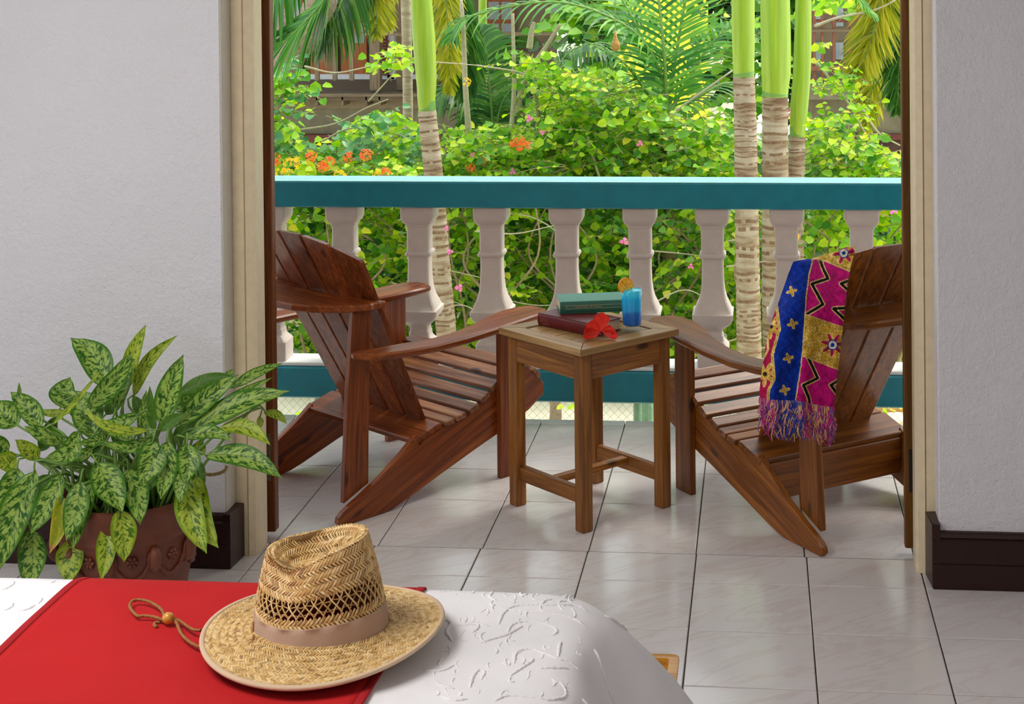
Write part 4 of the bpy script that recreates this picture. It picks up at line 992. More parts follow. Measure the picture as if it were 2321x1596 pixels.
# crown foundation: below and above the openwork band
def shell(k0, k1, n):
    r0 = [[tuple(crown_pt(2*pi*j/96, k0+(k1-k0)*i/n)-nrm(crown_pt, 2*pi*j/96, min(1.97, max(.03, k0+(k1-k0)*i/n)))*(CS*.0014)) for j in range(96)] for i in range(n+1)]
    return r0
CS = 1 if nrm(crown_pt, 0, .5).x > 0 else -1
mb = MB(); mb.grid(shell(0, .385, 5), closed=True); mb.grid(shell(.625, 1.0, 7), closed=True); mb.grid(shell(1.0, 1.97, 12), closed=True)
o = mb.build('crown', 'straw_under', hat, smooth=True); q = o.modifiers.new('thickness', 'SOLIDIFY'); q.thickness = .0015
mb = MB(); straws(crown_pt, .28, .395, 2, 88, CS, .85, .0006, 1.0, mb); straws(crown_pt, .615, 1.03, 7, 84, CS, .95, .0007, 1.15, mb); straws(crown_pt, 1.0, 1.95, 12, 96, CS, 1.0, .0006, 1.15, mb, True); mb.build('crown_weave', 'straw', hat, kind='stuff')
mb = MB()       # openwork: crossing thin straws over gaps
for j in range(44):
    for s_ in (1, -1):
        a = 2*pi*j/44+s_*.02; pts = []
        for q in range(7):
            k = .375+.26*q/6; aa = a+s_*(.105*math.sin((q/6-.5)*pi)); pts.append(crown_pt(aa, k)+nrm(crown_pt, aa, k)*CS*(.0012*math.cos(q*pi/3)*s_+.0004))
        mb.tube(pts, .0013, 5)
for k_ in (.455, .55):
    mb.tube([crown_pt(2*pi*j/96, k_+.008*math.sin(j*1.9)) for j in range(97)], .0009, 4)
mb.build('openwork', 'straw', hat, kind='stuff')
# band
rows = [[tuple(crown_pt(2*pi*j/96, k)+Vector((math.cos(2*pi*j/96), math.sin(2*pi*j/96), 0))*(.0022+.0006*math.sin(j*.9)*b)) for j in range(96)] for k, b in ((.0, 0), (.05, 1), (.14, 1), (.23, 1), (.300, 0), (.305, -1.5))]
o = MB().grid(rows, closed=True).build('hat_band', 'hat_band', hat, smooth=True, label='wide dusty beige cloth band'); q = o.modifiers.new('thickness', 'SOLIDIFY'); q.thickness = .0014; q.offset = 0
# chin cord with bead, lying on the runner to the left
zc = BH+.0075
def cz(x, y, dz=0): p = WZ(x, y, zc+dz); return p
hm = hat.matrix_basis.inverted() if False else None
def to_hat(p): 
    q = p-hc; r_ = Matrix.Rotation(-hat.rotation_euler[2], 3, 'Z'); return r_ @ q
L1 = [cz(*q) for q in ((455, 1437), (440, 1436), (425, 1428), (410, 1417), (398, 1412), (385, 1411), (370, 1413), (352, 1407), (330, 1404), (312, 1404), (301, 1394), (294, 1382), (299, 1371), (313, 1367), (333, 1370), (352, 1379), (367, 1391), (372, 1403), (380, 1411), (395, 1413), (402, 1424), (410, 1443), (425, 1460), (445, 1472), (458, 1476))]
mb = MB(); pts = spline([to_hat(p) for p in L1], 150)
pts = [Vector((p.x, p.y, max(p.z, .0032-.0005))) for p in pts]
mb.tube(pts, [.0026*(1+.10*math.sin(i*1.7)) for i in range(len(pts))], 7); mb.tube(spline([to_hat(cz(*q)) for q in ((365, 1410), (352, 1412), (350, 1418), (356, 1421))], 8), [.003]*9, 6)
mb.build('chin_cord', 'brown_cord', hat, smooth=True)
bp_ = to_hat(cz(381, 1409, .004)); mb = MB(); mb.lathe([(.002, -.0085), (.0065, -.0075), (.0093, -.003), (.0096, .002), (.0085, .0062), (.0055, .0088), (.002, .0088)], 20)
Rb = Matrix.Rotation(math.radians(80), 3, 'Z') @ Matrix.Rotation(pi/2, 3, 'X'); mb.v = [tuple(Rb @ Vector(v)+Vector((bp_.x, bp_.y, .0065))) for v in mb.v]; mb.build('bead', 'bead_wood', hat, smooth=True, label='polished round wooden bead')
cd_ = MB().tube(spline([crown_pt(3.62, .20)*1.03, crown_pt(3.70, .08)*1.05, brim_pt(3.85, .16)+Vector((0, 0, .003)), brim_pt(3.95, .27)+Vector((0, 0, -.002))], 14), .0018, 6); cd_.build('chin_cord', 'brown_cord', hat, smooth=True)

# ================================================================== WOODEN BIN on the floor past the bed
bz = .30; c_far = WZ(1537, 1484, bz)
bx1, by1 = c_far.x, c_far.y
bn = thing('waste_bin', 'square amber wooden bin on the floor beside the foot of the bed', 'bin', (bx1-.13, by1-.13, 0))
mb = MB(); o_, i_ = .13, .112; ob_, ib_ = .100, .088
def sq(h, r_, z): 
    P = []
    for cx, cy, a0 in ((1, 1, 0), (-1, 1, pi/2), (-1, -1, pi), (1, -1, 3*pi/2)):
        for q in range(4): a = a0+q*pi/6; P.append((cx*(h-r_)+r_*math.cos(a), cy*(h-r_)+r_*math.sin(a), z))
    return P
rows = [sq(.001, .0005, 0), sq(ob_, .012, 0), sq(o_, .014, bz-.012), sq(o_+.003, .014, bz-.010), sq(o_+.003, .014, bz-.001), sq(o_+.001, .012, bz), sq(i_, .005, bz), sq(i_-.001, .005, bz-.003), sq(ib_, .004, .012), sq(.001, .0005, .012)]
mb.grid(rows, closed=True); mb.build('bin_body', 'amber_wood', bn, smooth=35)
# ================================================================== POTTED PLANT
pc = Vector((-.225, -.395, 0))
pot = thing('potted_aglaonema', 'variegated leafy plant in a moulded terracotta pot by the left wall', 'plant', pc)
PR = .196
prof = [(.001, 0), (.145, 0), (.150, .010), (.152, .02), (.166, .10), (.180, .18), (.186, .235), (.190, .243), (.194, .252), (.190, .262), (.192, .275), (.197, .30), (.200, .318), (.203, .328), (.200, .340), (.190, .343), (.184, .338), (.180, .315), (.178, .30), (.001, .295)]
rows = []
for r_, z in prof:
    rows.append([(r_*math.cos(2*pi*k/96)*1.0, r_*math.sin(2*pi*k/96)*.93, z) for k in range(96)])
mb = MB().grid(rows, closed=True)
pb = mb.build('pot', 'terracotta', pot, smooth=45)
def pot_r(z): return interp(z, [(0, .145), (.02, .152), (.10, .166), (.18, .180), (.235, .186), (.26, .190)])
for q in range(10):      # moulded relief: swags, rosettes, corner heads
    a = 2*pi*q/10+.12; mb = MB()
    def pp(da, z, out=.003): r_ = pot_r(z)+out; return Vector((r_*math.cos(a+da), r_*math.sin(a+da)*.93, z))
    mb.tube(spline([pp(-.28, .205), pp(-.15, .165), pp(0, .150), pp(.15, .165), pp(.28, .205)], 16), [.004+.004*math.sin(pi*i/16)+.0015*math.sin(i*2.4) for i in range(17)], 6)
    mb.build('swag', 'terracotta', pot, smooth=True)
    mb = MB()
    for e in range(6):
        b_ = e*pi/3; mb.tube([pp(.0+.02*math.cos(b_), .205+.004*math.sin(b_), .002), pp(.085*math.cos(b_), .205+.016*math.sin(b_), .004)], [.0045, .0065], 6)
    mb.lathe([(.0005, -.004), (.005, -.002), (.006, .002), (.0005, .006)], 8, center=pp(0, .205, .004)); mb.build('rosette', 'terracotta', pot, smooth=True)
    a += .314; mb = MB(); mb.tube(spline([pp(0, .236, 0), pp(0, .222, .010), pp(0, .20, .013), pp(0, .182, .008), pp(0, .168, -.002)], 10), [.009, .012, .015, .017, .018, .017, .016, .014, .011, .008, .004], 8)
    for e in (-1, 1): mb.tube(spline([pp(.02*e, .232, .004), pp(.08*e, .215, .006), pp(.075*e, .190, .005), pp(.03*e, .176, .003)], 10), .005, 6)
    mb.build('mask', 'terracotta', pot, smooth=True)
MB().lathe([(.177, .298), (.09, .303), (.001, .306)], 40, sy=.93).build('soil', 'soil', pot)
# leaves: (base, tip, width) in picture units (zoom 2.66, origin 0,700), base depth, tip depth, bend, kind
LV = [
 ((645, 470), (425, 175), 165, -.36, -.30, -.10, 0), ((770, 480), (880, 95), 92, -.36, -.34, .06, 1), ((530, 600), (800, 258), 118, -.46, -.44, -.05, 0), ((805, 530), (1070, 160), 74, -.34, -.28, .12, 1),
 ((975, 705), (1105, 275), 135, -.50, -.46, .04, 0), ((375, 600), (425, 412), 140, -.36, -.34, .10, 0), ((700, 600), (790, 280), 96, -.42, -.38, .0, 0), ((310, 705), (615, 360), 28, -.52, -.52, -.03, 3),
 ((250, 725), (63, 500), 115, -.44, -.42, -.06, 0), ((118, 540), (115, 445), 22, -.30, -.30, 0, 0), ((575, 770), (445, 520), 150, -.46, -.42, -.02, 0), ((895, 735), (495, 596), 58, -.52, -.56, .14, 1),
 ((110, 705), (-60, 565), 150, -.42, -.42, .0, 0), ((395, 800), (148, 708), 95, -.44, -.50, .06, 0), ((470, 745), (265, 905), 120, -.50, -.58, .28, 0), ((240, 900), (90, 790), 92, -.48, -.52, .05, 1),
 ((890, 780), (590, 795), 78, -.48, -.58, .22, 0), ((640, 740), (465, 810), 62, -.48, -.56, .16, 0), ((640, 745), (800, 865), 70, -.46, -.54, .14, 0), ((840, 640), (580, 700), 80, -.44, -.46, .1, 0),
 ((925, 795), (845, 1065), 155, -.56, -.62, .10, 0), ((1010, 795), (968, 1150), 125, -.55, -.60, .04, 0), ((1125, 815), (1108, 1060), 128, -.54, -.60, .08, 0), ((1100, 960), (1080, 1172), 92, -.56, -.60, .03, 0),
 ((1115, 780), (1405, 795), 84, -.50, -.50, .14, 0), ((1310, 725), (1632, 825), 92, -.44, -.46, .16, 1), ((1235, 885), (1703, 1025), 128, -.50, -.52, .12, 0), ((1165, 730), (1745, 495), 140, -.44, -.38, .06, 0),
 ((1165, 725), (1645, 412), 74, -.42, -.34, .03, 0), ((1075, 700), (1440, 395), 122, -.44, -.38, .03, 0), ((1075, 520), (1400, 398), 92, -.34, -.28, .05, 2), ((1390, 480), (1705, 328), 62, -.34, -.26, .04, 0),
 ((1300, 500), (1407, 360), 66, -.26, -.24, -.02, 0), ((1115, 1010), (1247, 1478), 150, -.50, -.60, -.06, 1), ((1185, 1010), (1318, 1445), 165, -.46, -.56, -.14, 1), ((590, 930), (742, 1228), 172, -.56, -.63, -.02, 0),
 ((770, 960), (845, 1305), 140, -.50, -.62, .04, 0), ((485, 1040), (400, 1402), 132, -.58, -.64, .05, 0), ((560, 1050), (440, 1455), 112, -.56, -.63, -.05, 0), ((375, 1000), (185, 1360), 128, -.54, -.60, .02, 0),
 ((215, 975), (0, 1575), 180, -.52, -.60, -.04, 0), ((370, 1120), (298, 1478), 88, -.56, -.63, .06, 4), ((640, 1310), (610, 1640), 105, -.56, -.64, .03, 1), ((720, 1210), (747, 1528), 138, -.60, -.64, .03, 1),
 ((430, 1390), (418, 1660), 145, -.54, -.60, .0, 1), ((190, 1330), (175, 1700), 150, -.50, -.56, .04, 0), ((110, 960), (-30, 1260), 150, -.50, -.58, .08, 0), ((850, 760), (882, 490), 66, -.40, -.36, .0, 0),
 ((930, 745), (903, 465), 52, -.44, -.42, .02, 2), ((1590, 625), (1730, 695), 50, -.36, -.34, .14, 1), ((955, 735), (1115, 628), 70, -.52, -.50, .02, 2), ((1050, 610), (1240, 528), 92, -.40, -.36, .04, 0),
 ((420, 620), (350, 488), 60, -.34, -.30, .0, 0), ((680, 560), (350, 490), 70, -.36, -.38, .06, 0), ((430, 620), (205, 605), 46, -.36, -.38, .10, 3), ((50, 860), (-90, 770), 120, -.42, -.46, .1, 0),
 ((100, 900), (-50, 930), 110, -.46, -.52, .1, 1), ((400, 860), (460, 980), 80, -.42, -.44, .0, 2), ((1560, 650), (1575, 715), 40, -.32, -.30, .0, 1), ((600, 790), (580, 920), 110, -.40, -.42, .0, 2),
 ((1010, 560), (1200, 590), 60, -.30, -.26, .1, 0), ((560, 850), (400, 900), 70, -.42, -.46, .1, 0), ((1240, 820), (1180, 870), 80, -.40, -.40, .0, 1), ((640, 640), (760, 470), 90, -.32, -.28, .0, 2),
 ((900, 700), (800, 520), 80, -.30, -.26, .0, 2), ((520, 720), (620, 560), 100, -.34, -.30, .0, 2), ((1040, 800), (1240, 650), 90, -.34, -.30, .0, 2), ((760, 850), (700, 640), 110, -.34, -.32, .0, 2), ((250, 860), (340, 640), 90, -.36, -.32, .0, 2),
 ((300, 1000), (120, 1240), 110, -.44, -.50, .0, 2), ((700, 1000), (640, 1200), 100, -.48, -.54, .0, 2), ((880, 960), (760, 1200), 90, -.46, -.52, .0, 2), ((1000, 900), (860, 1120), 100, -.44, -.5, .0, 2), ((560, 960), (470, 1160), 100, -.46, -.5, .0, 2), ((1150, 900), (1230, 1080), 90, -.42, -.46, .0, 2),
]
def leaf_mesh(Ln, Wd, bend, droop, seed, n=14, m_=6, fold=.22):
    r_ = random.Random(seed); rows = []; uv = []; zz = r_.uniform(0, 30)
    for i in range(n+1):
        t = i/n
        w_ = Wd/2*(math.sin(pi*t**.82)**.78*(1-.12*t)+(.02 if t < .98 else 0)) if t < .999 else .0003
        if t > .86: w_ = Wd/2*max(.0, (1-t)/.14)**1.15*.40*(1 if t < .995 else .05)+.0002
        cx = Ln*t; cy = bend*Ln*math.sin(pi*t)*1.0; cz_ = droop*Ln*(math.sin(pi*t*.5)**2)*0 - droop*Ln*t*t
        rr = []
        for j in range(m_+1):
            u = -1+2*j/m_; und = .035*Wd*math.sin(t*9+3*u+zz)*abs(u)
            rr.append((cx, cy+u*w_, cz_+abs(u)*w_*fold*1.2+und)); uv.append((t, u, zz))
        rows.append(rr)
    return rows, uv
KN = ['variegated_leaf', 'variegated_leaf_yellow', 'green_leaf_back', 'variegated_leaf_yellow', 'yellow_leaf']
stems = MB(); pet = MB()
for i, (b_, t_, wd, yb, yt, bend, kind) in enumerate(LV):
    P0 = WY(b_[0]/2.66, 700+b_[1]/2.66, yb); P1 = WY(t_[0]/2.66, 700+t_[1]/2.66, yt)
    d = P1-P0; Ln = d.length; dr = d.normalized(); sc = (P0-CAM).length/FPX/2.66
    view = (CAM-(P0+P1)/2).normalized()
    rr = random.Random(i*7+1); nrm_ = (view+Vector((rr.uniform(-.25, .25), 0, .35+rr.uniform(-.2, .3)))); nrm_ = (nrm_-dr*nrm_.dot(dr)).normalized(); sd_ = nrm_.cross(dr)
    rows, uv = leaf_mesh(Ln, wd*sc*1.06, bend, rr.uniform(.02, .10), i*3+5)
    # local x along the leaf, y sideways, z up from the blade; end of the blade kept on its target point
    e_ = rows[-1][3][2]
    Mx = Matrix((dr, sd_, nrm_)).transposed()
    mb = MB().grid([[tuple(Mx @ Vector((p[0], p[1], p[2]-e_*(p[0]/Ln)+.0)) + P0-pc) for p in r_] for r_ in rows])
    o = mb.build('leaf', KN[kind], pot, smooth=True); a_ = o.data.attributes.new('leafuv', 'FLOAT_VECTOR', 'POINT'); a_.data.foreach_set('vector', np.array(uv, dtype=np.float32).ravel())
    if kind == 4: 
        o['label'] = 'yellowed leaf with a brown tip'; o.data.materials.append(MATS['leaf_dry'])
        for p_ in o.data.polygons:
            if p_.center is not None and (p_.index//6) >= 12: p_.material_index = 1
    # petiole to the soil
    q0 = P0-pc; a = rr.uniform(0, 2*pi); g0 = Vector((.10*math.cos(a)+q0.x*.25, .08*math.sin(a), .30)); g0.x = max(-.14, min(.14, g0.x)); g0.y = max(-.12, min(.12, g0.y))
    mid_ = (q0+g0)/2+Vector((0, 0, .04)); start = q0-dr*.006
    if q0.z > .27: stems.tube(spline([g0, mid_, start-dr*.02+Vector((0, 0, .004)), start+dr*.015], 8), [.0055, .005, .0045, .004, .0036, .0033, .003, .0026, .002], 6)
    else:
        lip = Vector((q0.x*.9, -.17, .37)); stems.tube(spline([g0, (g0+lip)/2+Vector((0, 0, .07)), lip+Vector((0, -.01, .02)), start+dr*.015], 9), [.005]*5+[.004, .0035, .003, .0026, .002], 6)
for k in range(9):
    a = 2*pi*k/9; r_ = .05+.05*(k % 2); stems.tube(spline([(r_*math.cos(a), r_*math.sin(a), .295), (r_*1.1*math.cos(a), r_*1.1*math.sin(a), .40), (r_*1.5*math.cos(a), r_*1.4*math.sin(a), .50)], 6), [.010, .009, .008, .007, .006, .005, .004], 7)
stems.build('stems', 'green_stem', pot, smooth=True, kind='stuff')
# rope hoop seen right of the plant
rp_ = [WY(x, y, -.30)-pc for x, y in ((447, 1068), (460, 1074), (480, 1076), (500, 1072), (512, 1064), (514, 1056))]
mb = MB(); mb.tube(spline(rp_, 30), [.0048*(1+.12*math.sin(i*1.9)) for i in range(31)], 7); mb.build('rope_handle', 'rope', pot, smooth=True)
# ================================================================== GARDEN
GZ = -.62
g = MB(); g.grid([[(x, y, interp(y, [(0, GZ), (6.2, GZ), (9, -1.0), (13, -1.7), (80, -1.9)])+.02*math.sin(x*1.3)*math.sin(y*.9)) for x in np.linspace(-25, 30, 56)] for y in list(np.linspace(1.62, 12, 24))+list(np.linspace(14, 60, 12))])
struct(g.build('garden_ground', 'sand', smooth=True))
struct(MB().box((-3.2, .18, -1.1), (4.2, 1.60, -.165), .004).build('balcony_base', 'outside_paint'))
def leaves_mesh(name, P, D, Nn, size, mat, parent, wr=.42, **props):
    """P base points, D directions, Nn normals (n,3), size (n,)"""
    D = D/np.linalg.norm(D, axis=1, keepdims=True); Nn = Nn-(Nn*D).sum(1, keepdims=True)*D; Nn /= np.linalg.norm(Nn, axis=1, keepdims=True)+1e-9
    Sd = np.cross(Nn, D); s = size[:, None]; V = np.empty((len(P), 6, 3))
    def pt(a, b, c): return P+D*(a*s)+Sd*(b*s)+Nn*(c*s)
    f = .12
    V[:, 0] = pt(0, 0, 0); V[:, 1] = pt(.22, wr, f); V[:, 2] = pt(.68, wr*.78, f*.6-.05); V[:, 3] = pt(1, 0, -.14); V[:, 4] = pt(.68, -wr*.78, f*.6-.05); V[:, 5] = pt(.22, -wr, f)
    n = len(P); i = np.arange(n)[:, None]*6; F = np.concatenate([i+np.array([[0, 3, 2, 1]]), i+np.array([[0, 5, 4, 3]])], 0)
    return mesh_np(name, V.reshape(-1, 3), F, mat, parent, False, None, kind='stuff', **props)
def inpoly(P, n):
    xs = [p[0] for p in P]; ys = [p[1] for p in P]; out = []
    while len(out) < n:
        x = RNG.uniform(min(xs), max(xs)); y = RNG.uniform(min(ys), max(ys))
        if poly_in(x, y, P): out.append((x, y))
    return out
def foliage(parent, poly, Y0, Y1, ntw, nl, size, mats, twig_len=.34, droop=.5, stem=True, loosen=.0, tmat='twig'):
    """twigs with alternate leaves filling the region seen inside 'poly' between depths Y0 and Y1"""
    buck = {m_: ([], [], [], []) for m_, _ in mats}; names = [m_ for m_, _ in mats]; ws = np.array([w_ for _, w_ in mats], float); ws /= ws.sum(); tw = MB()
    for x, y in inpoly(poly, ntw):
        Yd = RNG.uniform(Y0, Y1); c = np.array(WY(x, y, Yd)); a = RNG.uniform(0, 2*pi); d = np.array([math.cos(a), math.sin(a)*.7, RNG.uniform(-.25, .8)]); d /= np.linalg.norm(d)
        L_ = twig_len*RNG.uniform(.6, 1.3); p = c-d*L_*.5; mt = names[RNG.choice(len(names), p=ws)]; B = buck[mt]; pts = [p.copy()]
        for k in range(nl):
            p = p+d*L_/nl; d = d+np.array([0, 0, -droop/nl]); d /= np.linalg.norm(d); pts.append(p.copy())
            sd = np.cross(d, [0, 0, 1.]); sd /= np.linalg.norm(sd)+1e-9; s_ = 1 if k % 2 else -1
            B[0].append(p+RNG.normal(0, loosen+.004, 3)); B[1].append(d*.5+sd*s_*.9+np.array([0, 0, RNG.uniform(-.5, .1)])); B[2].append(np.array([0, -.85, 1.])+RNG.normal(0, .42, 3)); B[3].append(size*RNG.uniform(.6, 1.25))
        if stem: tw.tube([Vector(q) for q in pts[::2]], .0025, 3, cap=False)
    for m_ in names:
        B = buck[m_]
        if B[0]: leaves_mesh('foliage', np.array(B[0])-np.array(parent.location), np.array(B[1]), np.array(B[2]), np.array(B[3]), m_, parent)
    if stem and tw.v:
        tw.v = [tuple(Vector(v)-parent.location) for v in tw.v]; tw.build('twigs', tmat, parent, kind='stuff')
def stems_px(parent, lines, mat, Y, r=.006):
    for i, ln in enumerate(lines):
        yy = Y+(i % 3)*.12; pts = [WY(x, y, yy)-parent.location for x, y in ln]; sp = spline(pts, 6*len(pts)); n = len(sp)
        mb = MB().tube(sp, [r*(1-.55*k/n) for k in range(n)], 6); mb.build('branch', mat, parent, smooth=True)
def shrub(name, label, cat, x, Y, group=None):
    p = WY(x, 800, Y); return thing(name, label, cat, (p.x, Y, GZ), 0, group)
BR = [('leaf_bright', 3), ('leaf_lime', 2), ('leaf_mid', 1)]; LM = [('leaf_lime', 3), ('leaf_bright', 2)]; MD = [('leaf_mid', 3), ('leaf_bright', 1), ('leaf_deep', 1)]; DK = [('leaf_deep', 3), ('leaf_mid', 1)]
# --- deep background growth
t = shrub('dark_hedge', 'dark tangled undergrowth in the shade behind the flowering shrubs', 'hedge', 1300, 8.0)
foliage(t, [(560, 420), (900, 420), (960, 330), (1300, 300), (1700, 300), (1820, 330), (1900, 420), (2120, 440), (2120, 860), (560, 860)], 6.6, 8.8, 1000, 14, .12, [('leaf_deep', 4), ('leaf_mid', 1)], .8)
# --- main bushes
sL = shrub('flowering_shrub', 'leafy shrub with orange flower heads below the wooden deck, left of the green-shafted palm', 'shrub', 760, 4.6)
foliage(sL, [(590, 250), (640, 280), (680, 320), (760, 330), (800, 270), (850, 255), (900, 255), (945, 290), (950, 420), (590, 420)], 4.2, 5.2, 270, 9, .056, [('leaf_bright', 3), ('leaf_blue', 3), ('leaf_lime', 1), ('leaf_mid', 1)], .30)
foliage(sL, [(590, 355), (950, 370), (950, 430), (590, 430)], 3.9, 4.6, 200, 10, .050, [('leaf_bright', 2), ('leaf_lime', 3)], .3)
sC = shrub('bougainvillea_bush', 'large bright green bougainvillea bush filling the middle of the view behind the rail', 'shrub', 1400, 4.9)
foliage(sC, [(1250, 170), (1310, 160), (1380, 170), (1440, 200), (1540, 260), (1640, 270), (1655, 420), (1020, 420), (1040, 360), (1100, 330), (1190, 310), (1235, 240)], 4.4, 5.8, 760, 10, .056, [('leaf_bright', 5), ('leaf_lime', 2), ('leaf_mid', 2)], .42)
sM = shrub('climbing_vine', 'loose yellow-green vine climbing bare stems right of the left palm', 'vine', 1130, 4.6)
foliage(sM, [(1140, 110), (1230, 100), (1260, 140), (1270, 180), (1200, 200), (1160, 170)], 4.4, 5.0, 24, 8, .052, LM, .24)
foliage(sM, [(1020, 280), (1130, 290), (1200, 270), (1240, 330), (1200, 410), (1005, 410)], 4.2, 4.9, 130, 8, .052, BR, .28)
stems_px(sM, [[(1170, 420), (1158, 330), (1165, 200), (1162, 30)], [(1170, 260), (1190, 180), (1235, 110), (1270, 55)], [(1225, 420), (1222, 320), (1218, 240), (1205, 180)], [(1065, 330), (1055, 200), (1050, 60), (1045, 0)], [(1200, 110), (1205, 70), (1210, 50)]], 'twig_pale', 4.7, .022)
sR = shrub('climbing_shrub', 'airy yellow-green shrub right of the palm cluster, in front of the far balcony', 'shrub', 1930, 4.8)
foliage(sR, [(1845, 260), (1890, 250), (1940, 300), (1990, 340), (2080, 360), (2100, 430), (1835, 430)], 4.2, 5.2, 190, 9, .052, LM+[('leaf_mid', 1)], .4)
foliage(sR, [(1845, 100), (1880, 90), (1900, 200), (1850, 220)], 4.6, 5.2, 14, 7, .05, LM, .22)
foliage(sR, [(1900, 120), (1980, 200), (2010, 270), (1930, 260)], 4.4, 5, 12, 7, .05, LM, .22)
stems_px(sR, [[(1845, 60), (1900, 40), (1990, 20), (2060, -20)], [(1850, 140), (1920, 230), (1960, 300), (2020, 380)], [(1860, 420), (1910, 330), (1930, 260)], [(1950, 240), (1990, 300), (2040, 330)]], 'twig_pale', 4.9, .010)
# --- lower foliage seen between the balusters
lows = [((560, 470, 900), 'leafy shrub behind the leftmost balusters and the left chair', 3.6, BR+[('leaf_mid', 2)]), ((900, 470, 1180), 'leafy shrub with pink blossoms behind the balusters beside the left palm', 3.7, LM+[('leaf_mid', 1)]),
        ((1180, 470, 1480), 'tangled vine behind the balusters above the books', 4.0, BR), ((1480, 470, 1700), 'heart-leaved vine behind the balusters right of the blue drink', 3.9, BR), ((1700, 470, 2110), 'sunlit yellow shrub behind the balusters at the printed cloth', 3.7, LM)]
for (x0, yt_, x1), lb, Yd, mm in lows:
    s_ = shrub('garden_shrub', lb, 'shrub', (x0+x1)/2, Yd+.3, 'shrubs behind the balusters'); k = (x1-x0)/280
    foliage(s_, [(x0, yt_-80), (x1, yt_-80), (x1, 850), (x0, 850)], Yd+.4, Yd+1.2, int(235*k), 9, .052, mm, .32, droop=.7)
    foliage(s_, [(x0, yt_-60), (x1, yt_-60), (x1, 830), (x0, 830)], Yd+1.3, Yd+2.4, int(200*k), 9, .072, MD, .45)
    rs = random.Random(int(x0)); ls = []
    for q in range(int(7*k)):
        xa_ = rs.uniform(x0, x1); ls.append([(xa_, 900), (xa_+rs.uniform(-60, 60), 720), (xa_+rs.uniform(-110, 110), 580), (xa_+rs.uniform(-150, 150), 440)])
    stems_px(s_, ls, 'twig', Yd+.5, .010)
    ls = []
    for q in range(int(5*k)):
        xa_ = rs.uniform(x0, x1); ya_ = rs.uniform(500, 800); ls.append([(xa_-90, ya_+rs.uniform(-50, 50)), (xa_, ya_-rs.uniform(0, 30)), (xa_+90, ya_+rs.uniform(-60, 60))])
    stems_px(s_, ls, 'twig_pale', Yd+.2, .005)
    foliage(s_, [(x0, 885), (x1, 885), (x1, 935), (x0, 935)], 2.75, 3.2, int(5*k), 5, .05, LM, .16)
# arching bare twigs in the upper view
tw_ = [[(690, 150), (760, 165), (840, 150), (905, 138)], [(905, 138), (1000, 142), (1080, 148)], [(1080, 148), (1180, 165), (1250, 200), (1300, 240)], [(675, 295), (760, 280), (830, 245), (880, 225)], [(730, 320), (800, 290), (900, 305), (950, 328)], [(835, 230), (880, 180), (910, 142)],
       [(820, 400), (870, 320), (890, 250)], [(1330, 310), (1345, 360), (1360, 405)], [(1230, 400), (1290, 380), (1345, 372)], [(1400, 360), (1470, 300), (1520, 260), (1660, 160)]]
stems_px(sL, tw_[:7], 'twig_pale', 4.3, .006); stems_px(sC, tw_[7:], 'twig_pale', 4.5, .012)
foliage(sL, [(830, 130), (910, 100), (950, 130), (930, 160), (850, 165)], 4.2, 4.5, 10, 7, .06, LM, .26); foliage(sL, [(670, 170), (700, 170), (700, 250), (660, 260)], 4.2, 4.4, 6, 6, .06, LM, .22)
foliage(sL, [(620, 140), (660, 150), (650, 330), (615, 330)], 3.9, 4.2, 34, 8, .062, [('leaf_bright', 2), ('leaf_blue', 2)], .3)
# flowers
def orange_head(parent, x, y, Y, r=.045, mat='flower_orange', n=26):
    c = WY(x, y, Y)-parent.location; mb = MB()
    for k in range(n):
        d = Vector((RNG.normal(), RNG.normal()-.6, RNG.normal()+.4)).normalized(); p = c+d*r*RNG.uniform(.75, 1.05); s1 = d.orthogonal().normalized(); s2 = d.cross(s1); q = r*.36
        for e in range(4):
            a = pi/2*e+k; u_ = s1*math.cos(a)+s2*math.sin(a); v_ = s1*math.sin(a)-s2*math.cos(a); mb.add([p, p+u_*q*.6+v_*q*.3, p+u_*q+d*.003, p+u_*q*.6-v_*q*.3], [(0, 1, 2, 3)])
    mb.build('flower_head', mat, parent)
for x, y in ((732, 377), (791, 356), (623, 362), (872, 397), (706, 358), (745, 368), (830, 352)): orange_head(sL, x, y, 3.85, RNG.uniform(.030, .042))
for x, y in ((655, 372), (770, 398), (640, 394), (858, 396), (672, 370)): orange_head(sL, x, y, 3.85, .035, 'flower_yellow', 18)
for x, y in ((1165, 326), (1180, 318), (1195, 330), (1178, 332), (1068, 382), (1095, 364)): orange_head(sC, x, y, 4.2, .026)
orange_head(sM, 1057, 186, 4.3, .026, 'flower_yellow', 14); orange_head(sC, 1800, 535, 3.6, .03, 'flower_yellow', 14)
def bract(parent, x, y, Y, r=.03):
    r *= RNG.uniform(.55, .9)
    c = WY(x, y, Y)-parent.location; mb = MB()
    for k in range(3):
        a = 2*pi*k/3+x; d = Vector((math.cos(a), -.4+.5*math.sin(y+k), math.sin(a))).normalized(); s_ = Vector((-math.sin(a), 0, math.cos(a)))
        mb.add([c, c+d*r*.5+s_*r*.42, c+d*r, c+d*r*.5-s_*r*.42], [(0, 1, 2, 3)])
    mb.build('bract_flower', 'flower_pink', parent)
for x, y, Y in ((1200, 268, 4.2), (1162, 389, 4.2), (1071, 350, 4.2), (1451, 325, 4.3), (1020, 570, 3.4), (1042, 652, 3.4), (1013, 518, 3.4), (1566, 604, 3.5), (1415, 546, 3.6), (1790, 262, 4.2), (1792, 250, 4.2), (2025, 478, 3.4), (1230, 300, 4.2)): bract(sC, x, y, Y, .032)

